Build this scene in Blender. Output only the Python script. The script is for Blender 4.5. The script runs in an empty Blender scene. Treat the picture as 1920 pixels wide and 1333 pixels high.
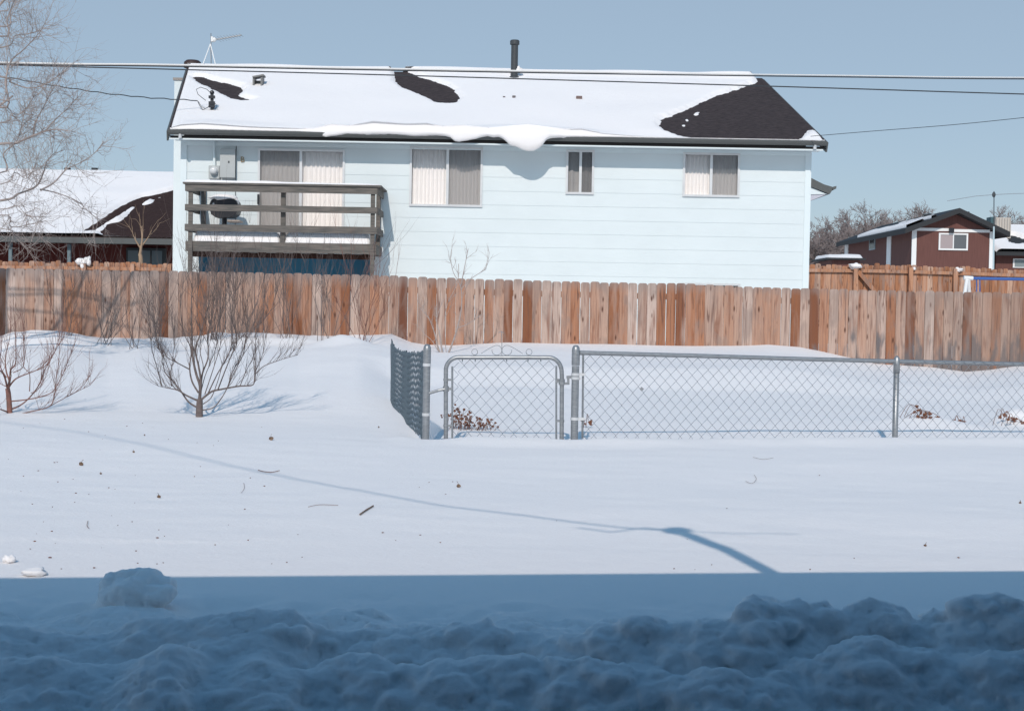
import bpy, math, random
import numpy as np
from mathutils import Vector, Matrix, noise
rad = math.radians
random.seed(7)
sc = bpy.context.scene
COL = sc.collection

# ------------------------------------------------------------ camera
F = 2700.0; CX, CY = 960.0, 666.5
EYE = Vector((0, 0, 1.0))
pitch = math.atan(86.5 / F); roll = rad(1.0)
fw = Vector((0, math.cos(pitch), -math.sin(pitch)))
u0 = Vector((0, math.sin(pitch), math.cos(pitch))); r0 = Vector((1, 0, 0))
rt = r0 * math.cos(roll) + u0 * math.sin(roll)
up = -r0 * math.sin(roll) + u0 * math.cos(roll)
cd = bpy.data.cameras.new('camera'); cam = bpy.data.objects.new('camera', cd); COL.objects.link(cam)
M3 = Matrix((rt, up, -fw)).transposed()
cam.matrix_world = Matrix.Translation(EYE) @ M3.to_4x4()
cd.sensor_width = 36; cd.lens = F / 1920 * 36; cd.clip_end = 5000; cd.clip_start = 0.05
sc.camera = cam

# ------------------------------------------------------------ sky, sun, exposure
SUN_EL = 36.5; SUN_AZ = 6.5          # shadows fall away from the camera, 6.5 deg to the right
w = bpy.data.worlds.new('World'); sc.world = w; w.use_nodes = True
nt = w.node_tree; bg = nt.nodes['Background']
sky = nt.nodes.new('ShaderNodeTexSky'); sky.sky_type = 'NISHITA'; sky.sun_disc = False
sky.sun_elevation = rad(SUN_EL); sky.sun_rotation = rad(180 + SUN_AZ)
sky.altitude = 1400; sky.air_density = 1.0; sky.dust_density = 1.6; sky.ozone_density = 1.5
mxs = nt.nodes.new('ShaderNodeMix'); mxs.data_type = 'RGBA'; mxs.inputs[0].default_value = .6; mxs.inputs[7].default_value = (4.8, 6.1, 7.3, 1)
tcw = nt.nodes.new('ShaderNodeTexCoord'); sxyz = nt.nodes.new('ShaderNodeSeparateXYZ'); nt.links.new(tcw.outputs['Generated'], sxyz.inputs[0])
mrw = nt.nodes.new('ShaderNodeMapRange'); mrw.inputs[1].default_value = .20; mrw.inputs[2].default_value = .50; mrw.interpolation_type = 'SMOOTHSTEP'; nt.links.new(sxyz.outputs[2], mrw.inputs[0])
deep = nt.nodes.new('ShaderNodeMix'); deep.data_type = 'RGBA'; deep.blend_type = 'MULTIPLY'; deep.inputs[0].default_value = 1; deep.inputs[7].default_value = (1.26, 1.88, 1.86, 1)
nt.links.new(sky.outputs[0], deep.inputs[6])
top = nt.nodes.new('ShaderNodeMix'); top.data_type = 'RGBA'; nt.links.new(mrw.outputs[0], top.inputs[0]); nt.links.new(mxs.outputs[2], top.inputs[6]); nt.links.new(deep.outputs[2], top.inputs[7])
nt.links.new(sky.outputs[0], mxs.inputs[6]); nt.links.new(top.outputs[2], bg.inputs[0]); bg.inputs[1].default_value = 0.10
sd = bpy.data.lights.new('sun', 'SUN'); sd.energy = 3.2; sd.angle = rad(0.5); sd.color = (1, .90, .815)
so = bpy.data.objects.new('sun', sd); COL.objects.link(so)
a = rad(SUN_AZ); e = rad(SUN_EL)
LD = Vector((math.sin(a) * math.cos(e), math.cos(a) * math.cos(e), -math.sin(e)))   # light travel
so.rotation_euler = LD.to_track_quat('-Z', 'Y').to_euler()
so.location = (-6, -20, 30)
vs = sc.view_settings
vs.view_transform = 'Standard'; vs.look = 'None'; vs.exposure = -0.18; vs.gamma = 1
sc.cycles.max_bounces = 6

# ------------------------------------------------------------ pixel <-> place helpers (1920x1333 photo)
def ray(px, py):
    return fw + rt * ((px - CX) / F) + up * ((CY - py) / F)
def P(px, py, Y):
    d = ray(px, py); return EYE + d * ((Y - EYE.y) / d.y)
def PZ(px, py, z):
    d = ray(px, py); return EYE + d * ((z - EYE.z) / d.z)
def PL(px, py, o, n):
    d = ray(px, py); return EYE + d * ((o - EYE).dot(n) / d.dot(n))
def proj(p):
    v = Vector(p) - EYE; z = v.dot(fw)
    return CX + F * v.dot(rt) / z, CY - F * v.dot(up) / z
def lerp(a, b, t): return a + (b - a) * t
def interp(x, pts):
    if x <= pts[0][0]: return pts[0][1]
    for (x0, y0), (x1, y1) in zip(pts, pts[1:]):
        if x <= x1:
            return y0 + (y1 - y0) * (x - x0) / (x1 - x0)
    return pts[-1][1]
def ss(a, b, x):
    t = max(0., min(1., (x - a) / (b - a))); return t * t * (3 - 2 * t)

# ------------------------------------------------------------ mesh builder
class MB:
    def __init__(s): s.v = []; s.f = []; s.r = []
    def add(s, vs_, fs, rv=0.):
        b = len(s.v); s.v += [tuple(q) for q in vs_]
        for f in fs: s.f.append(tuple(b + i for i in f)); s.r.append(rv)
    def box(s, a, b, rv=0.):
        x0, y0, z0 = a; x1, y1, z1 = b
        s.add([(x0,y0,z0),(x1,y0,z0),(x1,y1,z0),(x0,y1,z0),(x0,y0,z1),(x1,y0,z1),(x1,y1,z1),(x0,y1,z1)],
              [(3,2,1,0),(4,5,6,7),(0,1,5,4),(1,2,6,5),(2,3,7,6),(3,0,4,7)], rv)
    def bar(s, p, q, wd, ht, rv=0., upv=Vector((0,0,1))):
        p = Vector(p); q = Vector(q); d = (q - p).normalized()
        sd_ = d.cross(upv)
        if sd_.length < 1e-4: sd_ = d.cross(Vector((0,1,0)))
        sd_.normalize(); u = sd_.cross(d)
        vs_ = []
        for c in (p, q):
            for (i, j) in ((-1,-1),(1,-1),(1,1),(-1,1)):
                vs_.append(c + sd_ * (wd/2*i) + u * (ht/2*j))
        s.add(vs_, [(0,1,2,3),(7,6,5,4),(0,4,5,1),(1,5,6,2),(2,6,7,3),(3,7,4,0)], rv)
    def tube(s, pts, rs, n=6, rv=0., cap=True):
        pts = [Vector(p) for p in pts]
        if not hasattr(rs, '__len__'): rs = [rs] * len(pts)
        b = len(s.v); m = len(pts); ref = None
        for i, p in enumerate(pts):
            d = (pts[min(i+1, m-1)] - pts[max(i-1, 0)])
            if d.length < 1e-9: d = Vector((0,0,1))
            d.normalize()
            if ref is None:
                ref = Vector((0,1,0)) if abs(d.y) < .9 else Vector((1,0,0))
            x = (ref - d * ref.dot(d)).normalized(); ref = x; y = d.cross(x)
            for k in range(n):
                t = 2*math.pi*k/n
                s.v.append(tuple(p + (x*math.cos(t) + y*math.sin(t)) * rs[i]))
        for i in range(m-1):
            for k in range(n):
                k2 = (k+1) % n
                s.f.append((b+i*n+k, b+i*n+k2, b+(i+1)*n+k2, b+(i+1)*n+k)); s.r.append(rv)
        if cap:
            s.f.append(tuple(b+k for k in range(n))[::-1]); s.r.append(rv)
            s.f.append(tuple(b+(m-1)*n+k for k in range(n))); s.r.append(rv)
    def lathe(s, c, prof, n=20, rv=0., axis='z'):
        c = Vector(c); b = len(s.v); m = len(prof)
        for (r, h) in prof:
            for k in range(n):
                t = 2*math.pi*k/n
                q = (r*math.cos(t), r*math.sin(t), h) if axis == 'z' else (r*math.cos(t), -h, r*math.sin(t))
                s.v.append(tuple(c + Vector(q)))
        for i in range(m-1):
            for k in range(n):
                k2 = (k+1) % n
                s.f.append((b+i*n+k, b+i*n+k2, b+(i+1)*n+k2, b+(i+1)*n+k)); s.r.append(rv)
        s.f.append(tuple(b+k for k in range(n))[::-1]); s.r.append(rv)
        s.f.append(tuple(b+(m-1)*n+k for k in range(n))); s.r.append(rv)
    def prism(s, poly, dv, rv=0.):
        n = len(poly); poly = [Vector(p) for p in poly]; dv = Vector(dv)
        s.add(poly + [p + dv for p in poly],
              [tuple(range(n)), tuple(range(2*n-1, n-1, -1))] + [((i+1) % n, i, n+i, n+(i+1) % n) for i in range(n)], rv)
    def blob(s, c, rx, ry, rz, n=10, m=7, am=.15, sd_=0., rv=0.):
        c = Vector(c); b = len(s.v)
        for i in range(m+1):
            ph = math.pi * i / m
            for k in range(n):
                t = 2*math.pi*k/n
                d = Vector((math.sin(ph)*math.cos(t), math.sin(ph)*math.sin(t), math.cos(ph)))
                f = 1 + am * noise.noise(d*1.7 + Vector((sd_, sd_*2, 3))) * 2
                s.v.append((c.x+d.x*rx*f, c.y+d.y*ry*f, c.z+d.z*rz*f))
        for i in range(m):
            for k in range(n):
                k2 = (k+1) % n
                s.f.append((b+i*n+k2, b+i*n+k, b+(i+1)*n+k, b+(i+1)*n+k2)); s.r.append(rv)
    def build(s, name, mat, parent=None, smooth=False, sharp=None):
        me = bpy.data.meshes.new(name); me.from_pydata(s.v, [], s.f)
        at = me.attributes.new('rnd', 'FLOAT', 'FACE'); at.data.foreach_set('value', s.r)
        if smooth:
            me.polygons.foreach_set('use_smooth', [True]*len(me.polygons))
        me.materials.append(mat); me.validate(); me.update()
        if sharp: me.set_sharp_from_angle(angle=rad(sharp))
        o = bpy.data.objects.new(name, me); COL.objects.link(o)
        if parent: o.parent = parent; o.matrix_parent_inverse = parent_inv(parent)
        return o
def parent_inv(p):
    m = Matrix.Identity(4); q = p
    while q is not None:
        m = Matrix.Translation(q.location) @ m; q = q.parent
        break
    return Matrix.Translation(-world_loc(p))
def world_loc(p):
    if p.parent is None: return Vector(p.location)
    return Vector((0, 0, 0)) if p.type == 'MESH' else Vector(p.location)
def tag(o, label, cat=None, group=None, kind=None):
    if label: o['label'] = label
    if cat: o['category'] = cat
    if group: o['group'] = group
    if kind: o['kind'] = kind
    return o
def thing(name, loc, label, cat, group=None):
    o = bpy.data.objects.new(name, None); COL.objects.link(o); o.location = loc
    o.empty_display_size = .2
    return tag(o, label, cat, group)

# ------------------------------------------------------------ materials
def newmat(name, col=(.5,.5,.5), rough=.7, metal=0., spec=.3):
    m = bpy.data.materials.new(name); m.use_nodes = True
    b = m.node_tree.nodes['Principled BSDF']
    b.inputs['Base Color'].default_value = (*col, 1); b.inputs['Roughness'].default_value = rough
    b.inputs['Metallic'].default_value = metal; b.inputs['Specular IOR Level'].default_value = spec
    return m
def nn(m, t, **kw):
    n = m.node_tree.nodes.new(t)
    for k, v in kw.items(): setattr(n, k, v)
    return n
def coords(m, scale=(1,1,1)):
    tc = nn(m, 'ShaderNodeTexCoord'); mp = nn(m, 'ShaderNodeMapping')
    mp.inputs['Scale'].default_value = scale
    m.node_tree.links.new(tc.outputs['Object'], mp.inputs[0]); return mp.outputs[0]
def varied(name, c1, c2, scale=(3,3,3), ns=4., rough=.7, metal=0., bump=0., bs=40., detail=6, spec=.3, contrast=(.3,.7)):
    m = newmat(name, c1, rough, metal, spec); L = m.node_tree.links
    b = m.node_tree.nodes['Principled BSDF']
    co = coords(m, scale)
    n = nn(m, 'ShaderNodeTexNoise'); n.inputs['Scale'].default_value = ns; n.inputs['Detail'].default_value = detail
    L.new(co, n.inputs['Vector'])
    r = nn(m, 'ShaderNodeValToRGB'); L.new(n.outputs['Fac'], r.inputs[0])
    r.color_ramp.elements[0].position = contrast[0]; r.color_ramp.elements[1].position = contrast[1]
    r.color_ramp.elements[0].color = (*c1, 1); r.color_ramp.elements[1].color = (*c2, 1)
    L.new(r.outputs[0], b.inputs['Base Color'])
    if bump:
        n2 = nn(m, 'ShaderNodeTexNoise'); n2.inputs['Scale'].default_value = bs; n2.inputs['Detail'].default_value = 5
        L.new(co, n2.inputs['Vector'])
        bp = nn(m, 'ShaderNodeBump'); bp.inputs['Strength'].default_value = bump; bp.inputs['Distance'].default_value = .02
        L.new(n2.outputs['Fac'], bp.inputs['Height']); L.new(bp.outputs[0], b.inputs['Normal'])
    return m

def snow_mat():
    m = newmat('snow', (.84, .81, .80), .75, 0, .2); L = m.node_tree.links; b = m.node_tree.nodes['Principled BSDF']
    b.inputs['Subsurface Weight'].default_value = .55; b.inputs['Subsurface Radius'].default_value = (1, 1, 1); b.inputs['Subsurface Scale'].default_value = .035
    co = coords(m)
    hs = []
    for s_, st in ((6., .5), (45., .22), (260., .10)):
        n = nn(m, 'ShaderNodeTexNoise'); n.inputs['Scale'].default_value = s_; n.inputs['Detail'].default_value = 3
        L.new(co, n.inputs['Vector'])
        k = nn(m, 'ShaderNodeMath', operation='MULTIPLY'); k.inputs[1].default_value = st
        L.new(n.outputs['Fac'], k.inputs[0]); hs.append(k)
    a1 = nn(m, 'ShaderNodeMath', operation='ADD'); L.new(hs[0].outputs[0], a1.inputs[0]); L.new(hs[1].outputs[0], a1.inputs[1])
    a2 = nn(m, 'ShaderNodeMath', operation='ADD'); L.new(a1.outputs[0], a2.inputs[0]); L.new(hs[2].outputs[0], a2.inputs[1])
    bp = nn(m, 'ShaderNodeBump'); bp.inputs['Strength'].default_value = .6; bp.inputs['Distance'].default_value = .02
    L.new(a2.outputs[0], bp.inputs['Height']); L.new(bp.outputs[0], b.inputs['Normal'])
    return m
SNOW = snow_mat()

def picket_mat(name, ramp, stain=True):
    m = newmat(name, (.4,.25,.18), .85, 0, .15); L = m.node_tree.links; N = m.node_tree.nodes
    b = N['Principled BSDF']
    at = nn(m, 'ShaderNodeAttribute', attribute_name='rnd')
    tc = nn(m, 'ShaderNodeTexCoord')
    sep = nn(m, 'ShaderNodeSeparateXYZ'); L.new(tc.outputs['Object'], sep.inputs[0])
    off = nn(m, 'ShaderNodeMath', operation='MULTIPLY'); off.inputs[1].default_value = 731.; L.new(at.outputs['Fac'], off.inputs[0])
    def vec(sx, sz):
        a_ = nn(m, 'ShaderNodeMath', operation='MULTIPLY_ADD'); a_.inputs[1].default_value = sx; L.new(sep.outputs[0], a_.inputs[0]); L.new(off.outputs[0], a_.inputs[2])
        c_ = nn(m, 'ShaderNodeMath', operation='MULTIPLY'); c_.inputs[1].default_value = sz; L.new(sep.outputs[2], c_.inputs[0])
        cb = nn(m, 'ShaderNodeCombineXYZ'); L.new(a_.outputs[0], cb.inputs[0]); L.new(off.outputs[0], cb.inputs[1]); L.new(c_.outputs[0], cb.inputs[2])
        return cb.outputs[0]
    r = nn(m, 'ShaderNodeValToRGB'); L.new(at.outputs['Fac'], r.inputs[0])
    cr = r.color_ramp; cr.interpolation = 'LINEAR'
    while len(cr.elements) < len(ramp): cr.elements.new(.5)
    for el, (p_, c_) in zip(cr.elements, ramp): el.position = p_; el.color = (*c_, 1)
    col = r.outputs[0]
    def mix(colr, fac, c2, mode='MIX'):
        x = nn(m, 'ShaderNodeMix', data_type='RGBA', blend_type=mode)
        L.new(fac, x.inputs[0]); L.new(colr, x.inputs[6]); x.inputs[7].default_value = (*c2, 1)
        return x.outputs[2]
    def ramped(outp, lo, hi, amt=1.):
        q = nn(m, 'ShaderNodeMapRange'); q.inputs[1].default_value = lo; q.inputs[2].default_value = hi; q.inputs[4].default_value = amt
        L.new(outp, q.inputs[0]); return q.outputs[0]
    # broad heartwood streaks
    n1 = nn(m, 'ShaderNodeTexNoise'); n1.inputs['Scale'].default_value = 1; n1.inputs['Detail'].default_value = 4; n1.inputs['Distortion'].default_value = .8
    L.new(vec(14, 1.3), n1.inputs['Vector']); col = mix(col, ramped(n1.outputs['Fac'], .52, .72, .75), (.19,.065,.032))
    # fine grain
    n2 = nn(m, 'ShaderNodeTexNoise'); n2.inputs['Scale'].default_value = 1; n2.inputs['Detail'].default_value = 5
    L.new(vec(95, .8), n2.inputs['Vector']); col = mix(col, ramped(n2.outputs['Fac'], .45, .72, .5), (.17,.10,.08))
    n6 = nn(m, 'ShaderNodeTexNoise'); n6.inputs['Scale'].default_value = 1; n6.inputs['Detail'].default_value = 6; n6.inputs['Distortion'].default_value = 1.5
    L.new(vec(24, 1.2), n6.inputs['Vector']); col = mix(col, ramped(n6.outputs['Fac'], .55, .68, .8), (.12,.06,.045))
    # pale weathered areas
    n5 = nn(m, 'ShaderNodeTexNoise'); n5.inputs['Scale'].default_value = 1; n5.inputs['Detail'].default_value = 3
    L.new(vec(7, .9), n5.inputs['Vector']); col = mix(col, ramped(n5.outputs['Fac'], .5, .75, .6), (.50,.385,.33))
    n7 = nn(m, 'ShaderNodeTexNoise'); n7.inputs['Scale'].default_value = 1; n7.inputs['Detail'].default_value = 5; n7.inputs['Distortion'].default_value = 1.
    L.new(vec(4.3, 1.7), n7.inputs['Vector']); col = mix(col, ramped(n7.outputs['Fac'], .50, .66, .55), (.25,.19,.165))
    # knots
    v = nn(m, 'ShaderNodeTexVoronoi'); v.inputs['Scale'].default_value = 1; v.inputs['Randomness'].default_value = 1
    L.new(vec(8.5, 2.8), v.inputs['Vector'])
    kk = nn(m, 'ShaderNodeMapRange'); kk.inputs[1].default_value = .17; kk.inputs[2].default_value = .06; kk.inputs[4].default_value = .9
    L.new(v.outputs['Distance'], kk.inputs[0]); col = mix(col, kk.outputs[0], (.085,.035,.022))
    if stain:   # grey mould at the foot of the right-hand boards, grey weathered tops
        n3 = nn(m, 'ShaderNodeTexNoise'); n3.inputs['Scale'].default_value = 1; n3.inputs['Detail'].default_value = 5
        L.new(vec(9, 2.2), n3.inputs['Vector'])
        fx = nn(m, 'ShaderNodeMapRange'); fx.inputs[1].default_value = 2.; fx.inputs[2].default_value = 7.; L.new(sep.outputs[0], fx.inputs[0])
        fz = nn(m, 'ShaderNodeMapRange'); fz.inputs[1].default_value = 1.1; fz.inputs[2].default_value = .25; L.new(sep.outputs[2], fz.inputs[0])
        pr = nn(m, 'ShaderNodeMath', operation='MULTIPLY'); L.new(fx.outputs[0], pr.inputs[0]); L.new(fz.outputs[0], pr.inputs[1])
        ad = nn(m, 'ShaderNodeMath', operation='MULTIPLY_ADD'); ad.inputs[1].default_value = .42; L.new(pr.outputs[0], ad.inputs[0]); L.new(n3.outputs['Fac'], ad.inputs[2])
        col = mix(col, ramped(ad.outputs[0], .72, .86, .85), (.13,.125,.13))
        fx2 = nn(m, 'ShaderNodeMapRange'); fx2.inputs[1].default_value = 5.6; fx2.inputs[2].default_value = 8.4; L.new(sep.outputs[0], fx2.inputs[0])
        col = mix(col, ramped(fx2.outputs[0], 0, 1, .55), (.20,.145,.12))
        sep2 = nn(m, 'ShaderNodeMapRange'); sep2.inputs[1].default_value = 1.28; sep2.inputs[2].default_value = 1.5; L.new(sep.outputs[2], sep2.inputs[0])
        pr2 = nn(m, 'ShaderNodeMath', operation='MULTIPLY'); L.new(sep2.outputs[0], pr2.inputs[0]); L.new(n1.outputs['Fac'], pr2.inputs[1])
        col = mix(col, ramped(pr2.outputs[0], 0, .55, .8), (.26,.22,.205))
    L.new(col, b.inputs['Base Color'])
    bp = nn(m, 'ShaderNodeBump'); bp.inputs['Strength'].default_value = .4; bp.inputs['Distance'].default_value = .004
    L.new(n2.outputs['Fac'], bp.inputs['Height']); L.new(bp.outputs[0], b.inputs['Normal'])
    return m
CEDAR = picket_mat('cedar', [(0,(.13,.05,.032)),(.08,(.27,.11,.055)),(.25,(.40,.19,.11)),(.5,(.44,.265,.19)),(.78,(.47,.335,.27)),(1,(.56,.44,.38))])
CEDAR2 = picket_mat('cedar_back', [(0,(.27,.12,.06)),(.4,(.42,.19,.10)),(.8,(.48,.25,.15)),(1,(.58,.40,.30))], False)
def curtain_mat(name, c):
    m = newmat(name, c, .9, 0, .1); return m
SIDING = varied('pale_blue_siding', (.635,.69,.70), (.67,.725,.735), (1,1,1.6), 1.2, .6)
TRIM = newmat('painted_trim', (.69,.76,.775), .5)
SHINGLE = varied('dark_shingles', (.030,.024,.026), (.075,.060,.060), (3,3,30), 3, .9, bump=.6, bs=12, spec=.15)
SHINGLE2 = varied('brown_shingles', (.030,.018,.017), (.055,.034,.031), (3,3,30), 3, .9, bump=.6, bs=12, spec=.1)
GUTTER = newmat('gutter_paint', (.10,.105,.103), .5)
FASCIA = newmat('dark_fascia', (.035,.03,.028), .7)
ALU = varied('aluminium_frame', (.62,.62,.62), (.7,.7,.7), (1,1,1), 5, .35, .3)
GALV = varied('galvanised_steel', (.25,.26,.27), (.36,.37,.38), (2,2,8), 12, .42, .55, spec=.5)
GALV2 = newmat('galvanised_wire', (.27,.29,.31), .55, .3)
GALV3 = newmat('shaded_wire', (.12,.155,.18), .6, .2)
GREYBOX = newmat('grey_enamel', (.42,.44,.44), .45)
DECKWOOD = varied('weathered_deck_wood', (.085,.085,.08), (.19,.165,.145), (1.2,1.2,14), 3, .85, bump=.25, bs=30)
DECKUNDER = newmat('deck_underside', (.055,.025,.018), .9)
BLACK = newmat('black_enamel', (.02,.022,.028), .4, spec=.4)
BLACKPIPE = newmat('black_pipe', (.055,.06,.065), .45)
CABLE = newmat('black_cable', (.035,.04,.045), .5)
STRAND = newmat('bright_strand', (.75,.73,.7), .45, .3)
BARK = varied('grey_bark', (.10,.08,.075), (.19,.15,.14), (3,3,3), 9, .9)
REDBARK = varied('red_bark', (.26,.12,.095), (.15,.085,.07), (3,3,3), 9, .8)
PALEBARK = varied('pale_bark', (.30,.25,.23), (.40,.335,.31), (3,3,3), 9, .9)
FARBARK = newmat('far_bark', (.21,.175,.17), .9)
TANBARK = newmat('tan_bark', (.40,.28,.19), .9)
DEAD = varied('dead_brown', (.12,.045,.028), (.22,.10,.06), (9,9,9), 9, .9)
LEAF = varied('dry_leaf', (.12,.075,.05), (.26,.18,.13), (30,30,30), 2, .9)
MAROON = varied('maroon_siding', (.11,.048,.04), (.155,.068,.057), (8,8,.4), 3, .8)
WHITE = newmat('white_paint', (.75,.75,.74), .5)
DARKROOF = newmat('dark_roof_edge', (.03,.032,.035), .7)
CURT = curtain_mat('curtain_light', (.86,.83,.82))
CURT2 = curtain_mat('curtain_screened', (.36,.35,.35))
BLUE = newmat('blue_enamel', (.05,.12,.36), .4)
def glass_mat():
    m = bpy.data.materials.new('window_glass'); m.use_nodes = True; N = m.node_tree.nodes; L = m.node_tree.links
    N.clear(); o = N.new('ShaderNodeOutputMaterial'); t = N.new('ShaderNodeBsdfTransparent'); g = N.new('ShaderNodeBsdfGlossy'); x = N.new('ShaderNodeMixShader')
    t.inputs[0].default_value = (.985,.99,.99,1); g.inputs['Roughness'].default_value = .02
    fr = N.new('ShaderNodeFresnel'); fr.inputs[0].default_value = 1.45
    L.new(fr.outputs[0], x.inputs[0]); L.new(t.outputs[0], x.inputs[1]); L.new(g.outputs[0], x.inputs[2]); L.new(x.outputs[0], o.inputs[0])
    return m
GLASS = glass_mat()
def screen_mat():
    m = bpy.data.materials.new('insect_screen'); m.use_nodes = True; N = m.node_tree.nodes; L = m.node_tree.links
    N.clear(); o = N.new('ShaderNodeOutputMaterial'); t = N.new('ShaderNodeBsdfTransparent'); g = N.new('ShaderNodeBsdfDiffuse'); x = N.new('ShaderNodeMixShader')
    g.inputs[0].default_value = (.16,.16,.165,1); x.inputs[0].default_value = .42
    L.new(t.outputs[0], x.inputs[1]); L.new(g.outputs[0], x.inputs[2]); L.new(x.outputs[0], o.inputs[0])
    return m
SCREEN = screen_mat()

# ------------------------------------------------------------ ground: snow sheet with drifts
YF = 22.0
FB = [(-700,650),(0,640),(25,630),(110,627),(200,639),(260,635),(330,641),(420,631),(560,637),(600,631),(680,627),(735,625),(770,640),(800,645),(850,645),(950,640),
      (1100,644),(1300,649),(1440,647),(1500,652),(1570,667),(1640,682),(1700,686),(1760,690),(1810,697),(1860,693),(1920,685),(2600,690)]
FBX = [(P(x, y, YF).x, P(x, y, YF).z) for x, y in FB]
XW = np.array([q[0] for q in FBX]); ZW = np.array([q[1] for q in FBX])
def vnoise(x, y, s, seed):
    # cheap smooth value noise on arrays
    xi = np.floor(x / s).astype(np.int64); yi = np.floor(y / s).astype(np.int64); fx = x / s - xi; fy = y / s - yi
    def h(i, j):
        n = (i * 374761393 + j * 668265263 + seed * 974634777) & 0x7fffffff
        n = ((n ^ (n >> 13)) * 1274126177) & 0x7fffffff
        return ((n ^ (n >> 16)) & 0xffff) / 65535.0
    fx = fx*fx*(3-2*fx); fy = fy*fy*(3-2*fy)
    return (h(xi,yi)*(1-fx)+h(xi+1,yi)*fx)*(1-fy)+(h(xi,yi+1)*(1-fx)+h(xi+1,yi+1)*fx)*fy - .5
def sst(a, b, x):
    t = np.clip((x - a) / (b - a), 0, 1); return t*t*(3-2*t)
GX = P(800, 800, 11).x; GX2 = P(1078, 800, 11).x
# shovelled lumps in the foreground: (px, py of the top, Y, radius m, squash)
LUMPS = [(250,1074,4.75,.095,.8),
  
  (160,1230,3.9,.18,.5),(330,1240,3.85,.16,.5),(520,1245,3.9,.13,.6),(60,1270,3.75,.16,.5),(430,1290,3.65,.13,.5),
  (720,1175,4.25,.075,.7),(765,1190,4.2,.06,.7),(815,1180,4.2,.055,.8),(850,1182,4.2,.04,.8),(912,1188,4.15,.065,.9),(900,1200,4.1,.08,.9),(965,1200,4.1,.06,.7),(1010,1195,4.1,.07,.7),
  (685,1235,3.95,.06,.7),(735,1245,3.9,.09,.7),(800,1230,3.95,.08,.6),(870,1222,3.98,.09,.6),(1050,1200,4.1,.08,.6),(640,1260,3.85,.07,.6),(590,1262,3.85,.08,.6),
  (850,1262,3.8,.13,.6),(980,1275,3.78,.10,.6),(1070,1252,3.8,.14,.75),(1130,1262,3.78,.10,.7),
  (1150,1160,4.1,.06,.7),(1190,1160,4.05,.12,.7),(1250,1160,4.0,.12,.75),(1300,1180,4.0,.12,.75),(1350,1172,4.0,.10,.6),(1400,1178,4.0,.09,.6),
  (1425,1118,4.25,.055,.8),(1480,1130,4.25,.11,.7),(1530,1140,4.22,.11,.7),(1440,1160,4.1,.1,.6),(1500,1190,3.95,.15,.5),
  (1640,1127,4.05,.04,1.4),(1642,1150,4.0,.12,.8),(1600,1170,3.98,.12,.7),(1690,1172,3.98,.12,.7),(1620,1235,3.8,.14,.6),
  (1765,1142,4.15,.06,1.),(1830,1118,4.15,.11,.8),(1880,1116,4.15,.11,.8),(1800,1150,4.1,.1,.8),(1920,1130,4.1,.13,.8),(1990,1140,4.1,.15,.8),
  (1780,1230,3.8,.14,.5),(1900,1215,3.85,.15,.5),(1400,1250,3.8,.15,.5),(1250,1240,3.8,.16,.5),(1330,1290,3.65,.12,.5),(1560,1290,3.65,.12,.5),(1850,1300,3.62,.12,.5),(1690,1300,3.62,.12,.5)]
BA = [(-400,1180),(0,1176),(150,1190),(300,1184),(400,1176),(480,1170),(560,1172),(600,1192),(650,1208),(690,1200),(760,1197),(840,1192),(860,1180),(925,1180),(945,1212),(1000,1200),(1060,1208),(1100,1192),(1150,1165),(1200,1158),(1300,1175),(1385,1165),(1420,1126),(1480,1136),(1560,1152),(1578,1178),(1610,1152),(1640,1141),(1680,1156),(1738,1192),(1762,1147),(1786,1168),(1810,1127),(1880,1118),(1960,1140),(2400,1150)]
BB = [(-400,1230),(0,1222),(150,1240),(350,1225),(500,1238),(600,1255),(700,1242),(750,1262),(840,1246),(900,1262),(1000,1272),(1050,1243),(1130,1250),(1200,1272),(1350,1235),(1450,1252),(1600,1215),(1700,1240),(1850,1222),(2400,1230)]
BC = [(-400,1300),(0,1290),(200,1305),(420,1285),(560,1310),(700,1290),(860,1312),(1000,1290),(1150,1310),(1300,1285),(1500,1305),(1700,1280),(1900,1300),(2400,1300)]
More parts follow.
